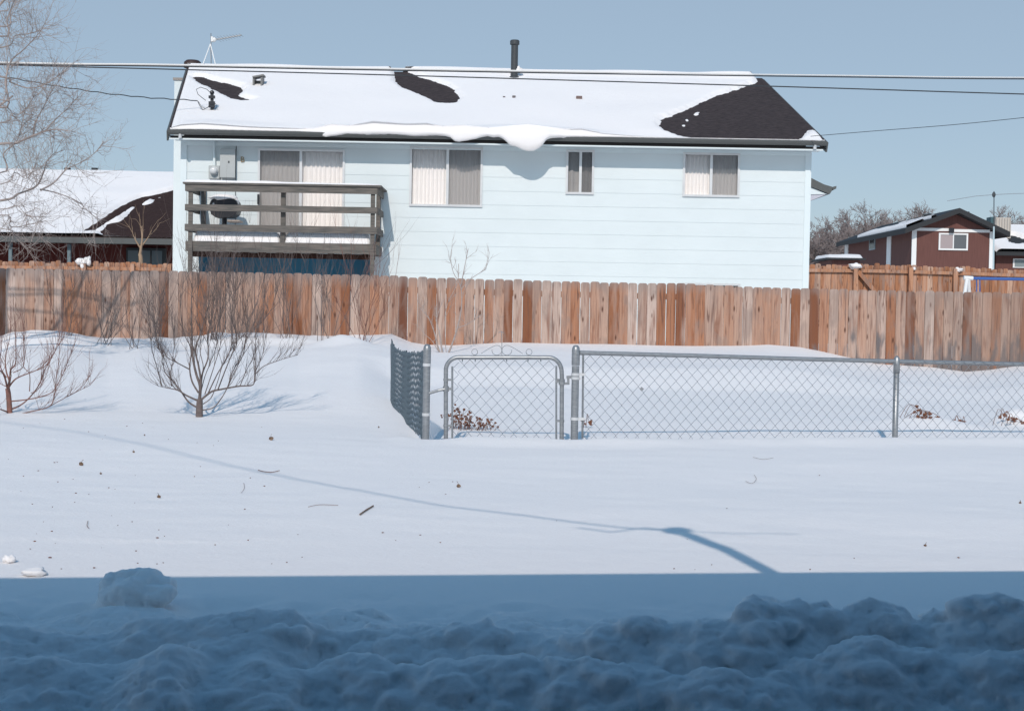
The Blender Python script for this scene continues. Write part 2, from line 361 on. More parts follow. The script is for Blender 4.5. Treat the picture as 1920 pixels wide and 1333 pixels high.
def ground_z(x, y):
    x = np.asarray(x, float); y = np.asarray(y, float)
    hf = np.interp(x * YF / np.maximum(y, 8), XW, ZW)   # drift height where the board fence stands
    hf = np.where(y > YF, np.interp(x, XW, ZW), hf)
    pr = np.interp(y, [0, 11.9, 12.8, 14.5, 16.6, 17.2, 17.8, 19, 22, 26], [0, 0, .05, .12, .20, .40, .60, .68, 1., 1.])
    pl = np.interp(y, [0, 12.3, 13.0, 14, 15.5, 17, 18.5, 20, 22, 26], [0, 0, .06, .20, .42, .62, .78, .90, 1., 1.])
    u = x / np.maximum(y, 1)
    wl = 1 - sst(-.11, -.075, u)
    prof = pr * (1 - wl) + pl * wl
    z = hf * prof
    far = sst(24, 30, y); z = z * (1 - far) + .2 * far
    # soft wind relief
    near = sst(5.2, 7, y) * (1 - sst(60, 90, y))
    z += near * (.035 * vnoise(x, y*1.6, 2.3, 1) + .014 * vnoise(x, y, .7, 2) + .006 * vnoise(x, y*1.8, .3, 6) + .005 * vnoise(x*.35 + .3*y, y, .16, 8) * (1 - sst(11, 13, y)))
    rough = wl * sst(18, 20.5, y) * (1 - sst(21.9, 22.2, y))
    z += rough * (.20 * vnoise(x, y, .8, 3) + .06 * vnoise(x, y, .3, 4))
    # scoop and hump along the chain-link fence
    fl = (u > -.09) & (y > 9) & (y < 15)
    yl = 11 + (x - GX) * .27
    yl = np.where(x < GX2, 11.0, 11 + (x - GX2) * .20)
    hump = .045 * np.exp(-((y - (yl - .12)) / .28) ** 2) * sst(-.09, -.07, u) * (1 - .5*np.exp(-((x-GX)/.25)**2))
    scoop = -.05 * np.exp(-((y - (yl + .35)) / .3) ** 2) * sst(-.08, -.06, u)
    z += hump + scoop
    bx = P(1735, 790, 12.9)
    z += .09 * np.exp(-(((x - bx.x) / .45) ** 2 + ((y - 12.9) / .3) ** 2))
    bx = P(1905, 780, 13.2)
    z += .16 * np.exp(-(((x - bx.x) / .22) ** 2 + ((y - 13.2) / .2) ** 2))
    for (qx, qy) in ((GX, 11.0), (GX2, 11.0), (P(836,820,11).x, 11.), (P(1053,820,11).x, 11.)):
        z -= .05 * np.exp(-(((x - qx) / .10) ** 2 + ((y - qy) / .11) ** 2))
    # shovelled bank in the foreground: three cut rows, each with a steep face towards the house
    bk = (y < 6.0)
    pxx = 960 + 2700 * x / np.maximum(y, .5)
    hor = 580 + (pxx - 960) * .0175
    cut = sst(2.2, 2.5, y)
    wx = x + .05 * vnoise(x, y, .3, 31); wy = y + .12 * vnoise(x, y*.5, .5, 32) + .08 * vnoise(x, y*.7, .2, 33)
    soft = 1 - .6 * (1 - sst(480, 660, pxx))
    zb = np.full_like(z, -.55)
    fill = .012 * sst(5.3, 4.4, y)
    for (tab, Yk, bs, fs) in ((BA, 3.95, .75, 1.35), (BB, 3.74, .9, 1.2)):
        pk = np.interp(pxx, [q[0] for q in tab], [q[1] for q in tab])
        if Yk < 3.9: pk = pk + 60 * vnoise(x, y * .3, .45, 41 + int(Yk*10)) + 40 * vnoise(x, y * .3, .18, 43 + int(Yk*10)) + 10
        zk = 1 - (pk - hor) / 2700. * Yk
        d = wy - Yk
        sl = np.where(d > 0, bs, fs * soft)
        zz_ = zk - sl * (np.sqrt(d * d + .0016) - .04)
        kk = .02; h_ = np.clip(.5 + .5 * (zz_ - zb) / kk, 0, 1)
        zb = zb * (1 - h_) + zz_ * h_ + kk * h_ * (1 - h_)
    zf = np.where(y > 3.9, 0., -.55)
    zf = 0. - .55 * (1 - sst(3.6, 4.1, y))
    kk = .02; h_ = np.clip(.5 + .5 * (zb - zf) / kk, 0, 1)
    zb = zf * (1 - h_) + zb * h_ + kk * h_ * (1 - h_)
    zb = zb - kk * 0 + (1 - sst(4.6, 5.1, y)) * (.05 * vnoise(x, y, .25, 12) + .035 * vnoise(x, y, .11, 13) + .012 * vnoise(x, y, .05, 14))
    zl = np.zeros_like(z) - 1
    for (lx, ly, Y, R, sq) in LUMPS:
        if Y < 4.2: continue
        c = P(lx, ly, Y); d2 = ((x - c.x) ** 2 + ((y - Y) * .9) ** 2) / (R * R * 1.3)
        wob = 1 + .5 * vnoise(x, y, R * .8, 21) + .3 * vnoise(x, y, R * .3, 22)
        d2 = d2 * wob
        hh = c.z - R * .9 + R * .9 * np.sqrt(np.clip(1 - d2, 0, 1))
        hh = np.where(d2 < 1, hh, c.z - R * .9 - (np.sqrt(d2) - 1) * R * 1.2 * 2.2)
        zl = np.maximum(zl, hh)
    k = .035
    hmix = np.clip(.5 + .5 * (zl - zb) / k, 0, 1)
    zb2 = zb * (1 - hmix) + zl * hmix + k * hmix * (1 - hmix)
    zb2 = np.where(bk, zb2, z)
    zz = np.where(bk, np.maximum(zb2, -2), z)
    zz = zz * cut + (-.55) * (1 - cut)
    return zz
def gz(x, y): return float(ground_z(np.array([x]), np.array([y]))[0])

def build_ground():
    rs = [0.6]
    while rs[-1] < 26: rs.append(rs[-1] * (1.0045 if 2.3 < rs[-1] < 6 else 1.0062 if rs[-1] > 3 else 1.03))
    while rs[-1] < 3000: rs.append(rs[-1] * 1.09)
    rs = np.array(rs)
    th = list(np.arange(-26, 26.01, .11)); th = list(np.arange(-180, -26, 6.)) + th + list(np.arange(30, 180, 6.))
    th = np.radians(np.array(th)); nT = len(th); nR = len(rs)
    R, T = np.meshgrid(rs, th, indexing='ij')
    X = R * np.sin(T); Y = R * np.cos(T)
    Z = ground_z(X, Y)
    back = (Y < 1.9); Z = np.where(back & (R < 30), -.55, Z)
    Z = np.where(np.abs(T) > rad(40), np.where(R > 26, .1, np.where(back, -.55, Z)), Z)
    co = np.stack([X, Y, Z], -1).reshape(-1, 3)
    co = np.vstack([co, [[0, 0, -.55]]])
    i = np.arange(nR-1)[:, None]; j = np.arange(nT)[None, :]; j2 = (j+1) % nT
    q = np.stack([i*nT+j, i*nT+j2, (i+1)*nT+j2, (i+1)*nT+j], -1)[..., ::-1].reshape(-1, 4)
    c0 = nR*nT
    tri = np.array([[c0, jj, (jj+1) % nT] for jj in range(nT)])[:, ::-1]
    me = bpy.data.meshes.new('snow_ground')
    me.vertices.add(len(co)); me.vertices.foreach_set('co', co.ravel())
    nl = q.size + tri.size; me.loops.add(nl)
    me.loops.foreach_set('vertex_index', np.concatenate([q.ravel(), tri.ravel()]).astype(np.int32))
    npoly = len(q) + len(tri); me.polygons.add(npoly)
    ls = np.concatenate([np.arange(len(q))*4, len(q)*4 + np.arange(len(tri))*3]).astype(np.int32)
    me.polygons.foreach_set('loop_start', ls)
    me.update(calc_edges=True); me.validate()
    me.polygons.foreach_set('use_smooth', [True]*len(me.polygons))
    me.materials.append(SNOW); me.update()
    o = bpy.data.objects.new('snow_ground', me); COL.objects.link(o); o['kind'] = 'structure'
build_ground()
def bank_chunks():
    rnd = random.Random(31); BV = []; BF = []; ns = 0
    ys = np.linspace(3.1, 5.2, 500)
    def hit(px, py):
        d = ray(px, py); X = d.x / d.y * ys; Zr = 1 + d.z / d.y * ys; g_ = ground_z(X, ys); k = np.where(Zr <= g_)[0]
        return None if len(k) == 0 else Vector((X[k[0]], ys[k[0]], float(g_[k[0]])))
    def rough_blob(c, rx, ry, rz, n, m, sd_):
        b = len(BV)
        for i in range(m+1):
            ph = math.pi*i/m
            for k in range(n):
                t = math.tau*k/n; d = Vector((math.sin(ph)*math.cos(t), math.sin(ph)*math.sin(t), math.cos(ph)))
                f = 1 + .34*noise.noise(d*1.3 + Vector((sd_, sd_*2, 3))) + .14*noise.noise(d*3.1 + Vector((sd_, 5, 3))) + .06*noise.noise(d*7. + Vector((2, sd_, 3)))
                BV.append((c.x+d.x*rx*f, c.y+d.y*ry*f, c.z+d.z*rz*f))
        for i in range(m):
            for k in range(n):
                k2 = (k+1) % n; BF.append((b+i*n+k2, b+i*n+k, b+(i+1)*n+k, b+(i+1)*n+k2))
    for (px, py, Y, r_) in ((215,1083,4.72,.045),(240,1073,4.73,.05),(270,1071,4.73,.055),(295,1082,4.72,.045),(250,1090,4.66,.06),(225,1100,4.66,.05),(290,1100,4.66,.055),(1640,1131,3.97,.022),(1638,1143,3.95,.035),(1655,1150,3.95,.04),
        (420,1180,3.95,.03),(520,1174,3.95,.035),(555,1178,3.95,.035),(700,1180,4.2,.045),(750,1185,4.2,.04)):
        rough_blob(P(px, py, Y) - Vector((0, 0, r_*.6)), r_*1.25, r_, r_*.9, 22, 14, rnd.random()*50)
    for _ in range(1300):
        px = rnd.uniform(-120, 2040); crest = interp(px, BA)
        if px < 600 and rnd.random() < .86: continue
        on = rnd.random() < .20 and px > 600
        py = crest + (rnd.uniform(2, 12) if on else (1350-crest)*rnd.random()**.9 + 8)
        p = hit(px, py)
        if p is None: continue
        r_ = rnd.choice((.010, .014, .018, .024, .03, .04, .055, .07)) * rnd.uniform(.8, 1.2)
        if on: r_ = min(r_, .05)
        fl_ = rnd.uniform(.5, .85)
        big = r_ > .035
        rough_blob(p + Vector((0, .15*r_, -r_*fl_*(.62 if not on else .5))), r_*rnd.uniform(.9, 1.5), r_, r_*fl_, 22 if big else 12, 14 if big else 8, rnd.random()*50)
    # a closed core under the clumps so that everything merges into one heap
    NX, NY = 330, 84; gx = np.linspace(-1, 1, NX); gy = np.linspace(3.25, 4.75, NY)
    GU, GYY = np.meshgrid(gx, gy, indexing='xy'); GXX = GU * (GYY * .42)
    GZ = ground_z(GXX, GYY)
    edge = np.minimum(np.minimum((1-np.abs(GU))*1.5, (4.75-GYY)), (GYY-3.25)+.1)
    GZ = GZ + .006 - .045*(1-np.clip(edge/.16, 0, 1))
    b = len(BV)
    for j in range(NY):
        for i in range(NX): BV.append((float(GXX[j, i]), float(GYY[j, i]), float(GZ[j, i])))
    b2 = len(BV)
    for j in range(NY):
        for i in range(NX): BV.append((float(GXX[j, i]), float(GYY[j, i]), -.75))
    for j in range(NY-1):
        for i in range(NX-1):
            q = (b+j*NX+i, b+j*NX+i+1, b+(j+1)*NX+i+1, b+(j+1)*NX+i); BF.append(q); BF.append(tuple(k-b+b2 for k in q[::-1]))
    for i in range(NX-1):
        BF.append((b+i, b2+i, b2+i+1, b+i+1)); o_ = (NY-1)*NX; BF.append((b+o_+i+1, b2+o_+i+1, b2+o_+i, b+o_+i))
    for j in range(NY-1):
        BF.append((b+(j+1)*NX, b2+(j+1)*NX, b2+j*NX, b+j*NX)); o_ = NX-1; BF.append((b+j*NX+o_, b2+j*NX+o_, b2+(j+1)*NX+o_, b+(j+1)*NX+o_))
    mb = MB(); mb.v = BV; mb.f = BF; mb.r = [0.]*len(BF)
    ob = mb.build('shovelled_snow', SNOW, None, True)
    rm = ob.modifiers.new('merge', 'REMESH'); rm.mode = 'VOXEL'; rm.voxel_size = .0075; rm.use_smooth_shade = True
    sm = ob.modifiers.new('soften', 'SMOOTH'); sm.factor = .5; sm.iterations = 3
    for (sz, stn) in ((.06, .024), (.018, .010)):
        tx = bpy.data.textures.new('crumble', 'CLOUDS'); tx.noise_scale = sz; tx.noise_depth = 3
        dm = ob.modifiers.new('crumble', 'DISPLACE'); dm.texture = tx; dm.texture_coords = 'LOCAL'; dm.strength = stn; dm.mid_level = .5
    tag(ob, 'heap of broken shovelled snow clumps along the shaded front of the yard', 'snow', kind='stuff')
bank_chunks()

# ------------------------------------------------------------ blue house
WY = 30.0; EY = 29.5
XL = P(340, 400, WY).x; XR = P(1517, 400, WY).x
SK = math.tan(rad(6.0))                       # plan is slightly skewed
DEPTH = 9.0
ze = P(960, 255, EY).z; RY = WY + DEPTH/2
zr = P(1427, 147, RY).z
house = thing('blue_house', (0, WY, gz(0, WY)), 'pale blue two-storey house with a wooden balcony and snow on its dark roof', 'house')
def hx(x, y): return x - (y - WY) * SK        # skew
zs = P(960, 270, EY).z                        # soffit level
ZB = -.3
wins = {'slider': (484,281,645,466), 'w1': (769,276,904,387), 'w2': (1062,282,1113,364), 'w3': (1281,288,1386,369), 'w4': (1281,532,1386,600), 'shade_recess': (372,478,694,620)}
wr = {}
for k, (x0, y0, x1, y1) in wins.items():
    c = (x0+x1)/2; p0 = P(x0, (y0+y1)/2, WY); p1 = P(x1, (y0+y1)/2, WY); zt = P(c, y0, WY).z; zb_ = P(c, y1, WY).z
    wr[k] = (p0.x, p1.x, zb_, zt)
# front wall in lapped courses, cut around the openings
mb = MB(); CH = .288; z = ZB
ztop = zs + .0
while z < ztop - .02:
    zt = min(z + CH, ztop)
    hs = [(r[0], r[1], max(r[2], z), min(r[3], zt)) for r in wr.values() if r[2] < zt and r[3] > z]
    xs = sorted(set([XL + .1, XR - .1] + [h[0] for h in hs] + [h[1] for h in hs]))
    for x0, x1 in zip(xs, xs[1:]):
        xm = (x0+x1)/2; cut_ = [h for h in hs if h[0] < xm < h[1]]
        segs = [(z, zt)]
        if cut_:
            h = cut_[0]; segs = [(z, h[2]), (h[3], zt)]
        for (s0, s1) in segs:
            if s1 - s0 < .004: continue
            ya = WY - .0062 * (1 - (s0 - z)/CH); yb = WY - .0062 * (1 - (s1 - z)/CH)
            mb.add([(x0,ya,s0),(x1,ya,s0),(x1,yb,s1),(x0,yb,s1)], [(0,1,2,3)])
            if s0 == z: mb.add([(x0,ya,s0),(x1,ya,s0),(x1,WY+.01,s0),(x0,WY+.01,s0)], [(3,2,1,0)])
    z += CH
al = wr['shade_recess']; ma = MB()
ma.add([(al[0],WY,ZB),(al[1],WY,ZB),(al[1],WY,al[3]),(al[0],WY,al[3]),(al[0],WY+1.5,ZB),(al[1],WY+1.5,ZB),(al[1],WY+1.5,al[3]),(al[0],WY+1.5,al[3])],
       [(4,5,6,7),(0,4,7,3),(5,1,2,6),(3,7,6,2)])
ma.build('added_shade_recess', newmat('deck_shade_blue', (.07,.24,.36), .7), house)  # recess added below the balcony, the deck's shade mixed into its blue
# gable and back walls
for X in (XL, XR):
    a_ = (hx(X, WY), WY, ZB); 
    yb = WY + DEPTH
    pts = [(X, WY+.0, ZB), (hx(X,yb), yb, ZB), (hx(X,yb), yb, zs), (hx(X,RY), RY, zr - .12), (X, WY, zs)]
    mb.add(pts, [(0,1,2,3,4)] if X > 0 else [(4,3,2,1,0)])
mb.add([(hx(XL,WY+DEPTH), WY+DEPTH, ZB), (hx(XR,WY+DEPTH), WY+DEPTH, ZB), (hx(XR,WY+DEPTH), WY+DEPTH, zs), (hx(XL,WY+DEPTH), WY+DEPTH, zs)], [(3,2,1,0)])
mb.build('wall', SIDING, house)
mb = MB()
for (x0, x1) in ((XL-.02, XL+.105), (XR-.105, XR+.02)): mb.box((x0, WY-.028, ZB), (x1, WY+.1, zs-.001))
mb.box((XL+.106, WY-.026, zs-.09), (XR-.106, WY+.02, zs-.002))
mb.build('corner_trim', TRIM, house)
# roof: two planes with thickness
OL, OR = P(316, 243, EY).x - XL, P(1549, 268, EY).x - XR
eL = XL + OL; eR = XR + OR
rL = P(351, 140, RY).x; rR = P(1429, 147, RY).x
def roof_pt(u, v):      # u 0..1 along, v 0 eave..1 ridge
    a_ = Vector((eL, EY, ze)).lerp(Vector((eR, EY, ze)), u); b_ = Vector((rL, RY, zr)).lerp(Vector((rR, RY, zr)), u)
    return a_.lerp(b_, v)
RN = (Vector((eR,EY,ze)) - Vector((eL,EY,ze))).cross(Vector((rL,RY,zr)) - Vector((eL,EY,ze))).normalized()
def roof_hit(px, py, h=0.): return PL(px, py, Vector((eL, EY, ze)) + RN * h, RN)
BYY = WY + DEPTH + .5
bL = rL + (rL - eL); bR = rR + (rR - eR)
mb = MB(); T = .10
A = [Vector((eL,EY,ze)), Vector((eR,EY,ze)), Vector((rR,RY,zr)), Vector((rL,RY,zr)), Vector((bL,BYY,ze)), Vector((bR,BYY,ze))]
B = [p - Vector((0,0,T)) for p in A]
mb.add(A + B, [(0,1,2,3),(3,2,5,4),(9,8,7,6),(10,11,8,9),(1,0,6,7),(0,3,9,6),(3,4,10,9),(2,1,7,8),(5,2,8,11),(4,5,11,10)])
mb.build('roof', SHINGLE, house)
# rake boards on the gable ends
for (p, q, q2, sg) in ((A[0], A[3], A[4], -1), (A[1], A[2], A[5], 1)):
    for (s_, t_) in ((p, q), (q, q2)):
        o_ = Vector((sg * .02, 0, -.125)); mb = MB(); mb.bar(s_ + o_, t_ + o_, .035, .20); mb.build('rake_board', GUTTER, house)
mb = MB()   # fascia, soffit
mb.box((eL+.03, EY+.01, zs), (eR-.03, EY+.045, ze-.11)); mb.build('fascia', FASCIA, house)
mb = MB(); mb.box((eL+.04, EY+.05, zs+.002), (eR-.04, WY+.05, zs+.02)); mb.build('soffit', TRIM, house)
mb = MB(); mb.box((eL+.02, EY-.005, zs-.03), (eR-.06, EY+.03, zs-.002)); mb.build('drip_trim', TRIM, house)
# gutter: K-profile extruded
gp = [(EY+.008, ze-.005), (EY-.10, ze-.005), (EY-.115, ze-.02), (EY-.10, ze-.06), (EY-.07, ze-.10), (EY+.008, ze-.10), (EY+.008, ze-.085), (EY-.06, ze-.085), (EY-.09, ze-.05), (EY-.09, ze-.02), (EY+.008, ze-.02)]
mb = MB(); mb.prism([(eL, y, z) for y, z in gp[:6]], (eR-eL, 0, 0)); g = mb.build('gutter', GUTTER, house)
for px in (339, 1527):
    q = P(px, 247 if px < 500 else 277, EY); mb = MB(); mb.tube([(q.x, EY-.05, ze-.09), (q.x, EY-.05, ze-.17)], .035, 10); mb.build('gutter_outlet', ALU, g)
# windows
def curtain(x0, x1, z0, z1, y, parent, mat, folds, name='curtain', amp=.025):
    n = int((x1-x0)/.012)+2; vs_ = []; ph = random.random()*9
    for i in range(n):
        t = i/(n-1); x = lerp(x0, x1, t)
        w_ = math.sin(t*folds*math.tau + ph + .6*math.sin(t*folds*1.7)); yy = y - amp*abs(w_)**.7*(1 if w_ > 0 else -.3)
        vs_ += [(x, yy, z0), (x, yy - .3*amp*math.sin(t*5), z1)]
    mb = MB(); mb.add(vs_, [(2*i, 2*i+2, 2*i+3, 2*i+1) for i in range(n-1)])
    return mb.build(name, mat, parent, smooth=True)
def window(key, mull, left_mat, right_mat, folds, kind='window', screen=None, fw_=.035):
    x0, x1, z0, z1 = wr[key]; xm = P(mull, 350, WY).x
    mb = MB(); Yf, Yb = WY-.035, WY+.12
    mb.box((x0-fw_*.3, Yf, z1-fw_), (x1+fw_*.3, Yb, z1+.01)); mb.box((x0-fw_*.3, Yf, z0-.01), (x1+fw_*.3, Yb, z0+fw_))
    mb.box((x0-fw_*.3+.001, Yf+.003, z0+fw_), (x0+fw_, Yb, z1-fw_)); mb.box((x1-fw_, Yf+.003, z0+fw_), (x1+fw_*.3-.001, Yb, z1-fw_))
    mb.box((xm-.03, Yf+.012, z0+fw_), (xm+.025, Yb, z1-fw_))
    f = mb.build(kind, ALU, house)
    for (q0, q1, yy) in ((x0+fw_, xm-.03, WY+.02), (xm+.025, x1-fw_, WY+.035)):
        mb = MB(); mb.add([(q0,yy,z0+fw_),(q1,yy,z0+fw_),(q1,yy,z1-fw_),(q0,yy,z1-fw_)], [(0,1,2,3)]); mb.build('pane', GLASS, f)
    curtain(x0+fw_, xm-.02, z0+.02, z1-.02, WY+.10, f, left_mat, folds)
    curtain(xm, x1-fw_, z0+.02, z1-.02, WY+.10, f, right_mat, folds)
    if screen:
        a_, b_ = (x0+fw_, xm-.03) if screen == 'L' else (xm+.025, x1-fw_)
        mb = MB(); mb.add([(a_,WY-.01,z0+fw_),(b_,WY-.01,z0+fw_),(b_,WY-.01,z1-fw_),(a_,WY-.01,z1-fw_)], [(0,1,2,3)]); mb.build('insect_screen', SCREEN, f)
    # dark room box behind the curtains
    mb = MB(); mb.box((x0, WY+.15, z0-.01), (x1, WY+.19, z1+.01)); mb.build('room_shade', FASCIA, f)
    return f
window('slider', 564, CURT, CURT, 9, 'sliding_door', 'L')
window('w1', 839, CURT, CURT, 9, screen='R')
window('w2', 1088, CURT2, CURT2, 1.2, screen='R')
window('w3', 1333, CURT, CURT, 7, screen='R')
window('w4', 1333, CURT2, CURT2, 5)
hd = MB(); q = P(484.5, 374, WY-.06); hd.box((q.x-.02, WY-.09, q.z-.10), (q.x+.02, WY-.036, q.z+.10)); hd.build('door_handle', BLACK, [c for c in house.children if c.name.startswith('sliding_door')][0])
# chimney chase on the left gable
cy0 = 35.6; c0 = P(325.5, 300, cy0).x; ct = P(335, 151, cy0).z
mb = MB(); mb.box((c0, cy0, ZB), (hx(XL, cy0)-.002, cy0+1.4, ct)); ch = mb.build('chimney', SIDING, house)
mb = MB(); mb.box((c0-.03, cy0-.03, ct), (hx(XL, cy0)+.03, cy0+1.43, ct+.06)); mb.build('chimney_cap', newmat('cap_stone', (.30,.27,.25), .8), ch)
# flue with a fat round cap
fy = 35.2; fc = P(361, 130, fy); zb0 = P(361, 160, fy).z
mb = MB(); r1 = 11/F*fy; r2 = 16.5/F*fy; zt0 = P(361, 114, fy).z; zm0 = P(361, 128, fy).z
mb.lathe((fc.x, fy, 0), [(r1*.8, zb0-.4), (r1*.85, zb0), (r1, zb0+.02), (r1, zm0-.02), (r2*.97, zm0), (r2, zm0+.05), (r2*.93, zt0-.04), (r2*.7, zt0), (.01, zt0+.01)], 22)
mb.build('flue_cap', newmat('rusty_black', (.05,.03,.028), .6), house, smooth=True, sharp=40)
# entry roof peeking out at the back right
mb = MB(); Y0 = 34.6
def q_(px, py): return P(px, py, Y0)
poly = [q_(1470,310), q_(1519,333), q_(1545,346), q_(1562,351), q_(1560,358), q_(1556,364), q_(1519,350), q_(1470,328)]
mb.prism(poly, (0, 2.2, 0)); er = mb.build('entry_roof', GUTTER, house)
mb = MB(); mb.prism([q_(1470,332), q_(1519,350.5), q_(1552,364), q_(1470,366)], (0, 2.0, 0)); 
mb.v = [(x, y+.04, z) for x, y, z in mb.v]; mb.build('entry_gable', TRIM, er)
mb = MB(); mb.prism([q_(1470,366.3), q_(1551,364.4), q_(1519,377), q_(1470,396)], (0, 1.9, 0)); mb.v = [(x, y+.06, z) for x, y, z in mb.v]
mb.build('entry_soffit', newmat('soffit_lilac', (.50,.50,.56), .7), er)
mb = MB(); mb.prism([q_(1562,350.5), q_(1568.5,349), q_(1568,354), q_(1562,357)], (0, 2.2, 0)); mb.build('entry_gutter', GUTTER, er)
# meter, conduit, panel, small plaque
q = P(401, 262, WY-.06); q2 = P(402, 312, WY-.06)
mb = MB(); mb.tube([(q.x, WY-.05, zs), (q2.x, WY-.05, q2.z)], .028, 10); mb.build('conduit', TRIM, house)
a_, b_ = P(392, 311, WY-.08), P(412, 336, WY-.08)
mb = MB(); mb.box((a_.x, WY-.12, b_.z), (b_.x, WY-.01, a_.z)); mt = mb.build('meter_box', GREYBOX, house)
c = P(402, 321, WY-.1); mb = MB(); mb.lathe((c.x, WY-.119, c.z), [(.085,0),(.087,.03),(.078,.035),(.076,.09),(.06,.12),(.02,.13)], 20, axis='y'); mb.build('meter_dial', newmat('meter_glass', (.62,.63,.63), .15, spec=.6), mt, smooth=True, sharp=50)
a_, b_ = P(415, 279, WY-.1), P(440, 335, WY-.1)
mb = MB(); mb.box((a_.x, WY-.14, b_.z), (b_.x, WY-.01, a_.z)); mb.box((a_.x-.015, WY-.155, b_.z+.015), (b_.x+.015, WY-.141, a_.z-.02)); pn = mb.build('breaker_panel', GREYBOX, house)
c = P(429, 304, WY-.16); mb = MB(); mb.box((c.x-.012, WY-.17, c.z-.02), (c.x+.012, WY-.156, c.z+.02)); mb.build('latch', BLACK, pn)
mb = MB(); pts = [P(x, y, WY-.02) for x, y in ((441,440),(442,300),(443,275),(448,264),(470,263),(560,264.5),(760,268))]; mb.tube(pts, .007, 5); mb.build('cable', CABLE, house)
tcu = bpy.data.curves.new('txt', 'FONT'); tcu.body = 'B'; tcu.size = .16; tcu.extrude = .006
to = bpy.data.objects.new('txt', tcu); COL.objects.link(to); bpy.context.view_layer.update()
me = bpy.data.meshes.new_from_object(to); bpy.data.objects.remove(to)
me.materials.clear(); me.materials.append(newmat('brass_letter', (.34,.25,.15), .4, .3))
lo = bpy.data.objects.new('house_letter', me); COL.objects.link(lo)
c = P(450.5, 304, WY-.02); me.transform(Matrix.Translation((c.x, WY-.02, c.z)) @ Matrix.Rotation(rad(90), 4, 'X'))
lo.parent = house; lo.matrix_parent_inverse = Matrix.Translation(-house.location)

# roof vents (parts of the house)
def roof_pipe(px, ytop, ybase, rpx, name, mat, capr=None, caph=9):
    b_ = roof_hit(px, ybase); sc_ = b_.y / F; zt = P(px, ytop, b_.y).z; r = rpx * sc_
    mb = MB(); pr = [(r*1.5, b_.z-.15), (r*1.5, b_.z+.05), (r, b_.z+.08), (r, zt - caph*sc_)]
    if capr: pr += [(capr*sc_, zt-caph*sc_+.01), (capr*sc_, zt-.02), (capr*.85*sc_, zt)]
    else: pr += [(r, zt)]
    mb.lathe((b_.x, b_.y, 0), pr, 18); return mb.build(name, mat, house, smooth=True, sharp=35)
roof_pipe(964, 76, 149, 6.5, 'vent_pipe', BLACKPIPE, 8.8)
PIPE2 = newmat('dull_lead', (.14,.12,.12), .6)
roof_pipe(945, 181, 189, 2.2, 'vent_pipe', PIPE2, caph=0); roof_pipe(963.5, 180, 190, 3.2, 'vent_pipe', PIPE2, caph=0)
b_ = roof_hit(1086, 190); mb = MB(); mb.box((b_.x-.07, b_.y-.1, b_.z-.1), (b_.x+.06, b_.y+.2, b_.z+.10)); mb.build('box_vent', newmat('vent_brown', (.16,.11,.10), .7), house)
b_ = roof_hit(482, 168); mb = MB()
for dx in (-.08, .10): mb.box((b_.x+dx-.02, b_.y-.02, b_.z-.1), (b_.x+dx+.02, b_.y+.25, b_.z+.26+.04*(dx > 0)))
mb.bar((b_.x-.10, b_.y+.1, b_.z+.27), (b_.x+.15, b_.y+.1, b_.z+.32), .3, .035); mb.box((b_.x-.06, b_.y+.16, b_.z-.1), (b_.x+.08, b_.y+.2, b_.z+.22))
mb.build('hooded_vent', newmat('old_zinc', (.17,.17,.165), .5, .3), house)
# service mast with its wires
b_ = roof_hit(398, 213); my = b_.y; zt = P(397, 174, my).z
mast = thing('service_mast', (b_.x, my, b_.z), 'short dark service mast with looped wires standing on the left end of the snowy roof', 'service mast')
mb = MB(); mb.tube([(b_.x, my, b_.z-.2), (b_.x-.01, my, zt)], .035, 10); mb.build('pole', BLACKPIPE, mast, smooth=True)
mb = MB(); mb.blob((b_.x-.01, my, zt+.0), .05, .06, .05, 10, 6, 0); 
for yy in (183, 194, 200):
    c = P(398, yy, my); mb.box((c.x-.065, my-.07, c.z-.03), (c.x+.065, my-.01, c.z+.03))
mb.build('insulator', BLACK, mast)
mb = MB()
mb.tube([P(x, y, my-.05) for x, y in ((370,189),(374,198),(380,206),(388,203),(396,195))], .007, 5)
mb.tube([P(x, y, my-.05) for x, y in ((372,191),(378,201),(386,204),(394,198))], .006, 5)
mb.tube([P(x, y, my-.05) for x, y in ((396,176),(388,168),(376,164),(368,168),(371,177),(378,183),(386,189))], .007, 5)
mb.tube([P(x, y, my-.05) for x, y in ((399,192),(405,196),(407,202),(402,205),(399,200))], .007, 5)
mb.build('drip_loop', CABLE, mast)
# antenna on a tripod
ay = RY + .1
ant = thing('roof_antenna', P(397, 124, ay), 'television antenna on a white tripod at the left end of the roof ridge', 'antenna')
mb = MB()
for (x, y, dy) in ((378,128,-.25), (405,126,-.25), (396,128,.3)):
    mb.tube([P(394.5, 83, ay), P(x, y, ay+dy)], .012, 6)
mb.build('tripod', WHITE, ant)
mb = MB(); mb.tube([P(396, 130, ay), P(395.5, 63, ay)], .013, 6); mb.build('mast', GALV, ant)
mb = MB(); mb.box(tuple(P(396.5, 79, ay) - Vector((0,.06,0))), tuple(P(400, 70, ay) + Vector((0,.06,0)))); mb.blob(P(401.5, 75, ay), .055, .05, .06, 10, 6, 0); mb.build('rotor', WHITE, ant)
mb = MB(); mb.bar(P(404, 75, ay), P(453, 66.5, ay), .035, .028)
for i in range(9):
    c = P(lerp(408, 452, i/8), lerp(74.3, 66.7, i/8), ay); mb.tube([c + Vector((-.02, -.35+.02*i, 0)), c + Vector((.02, .35-.02*i, 0))], .004, 4)
mb.build('boom', GALV, ant)

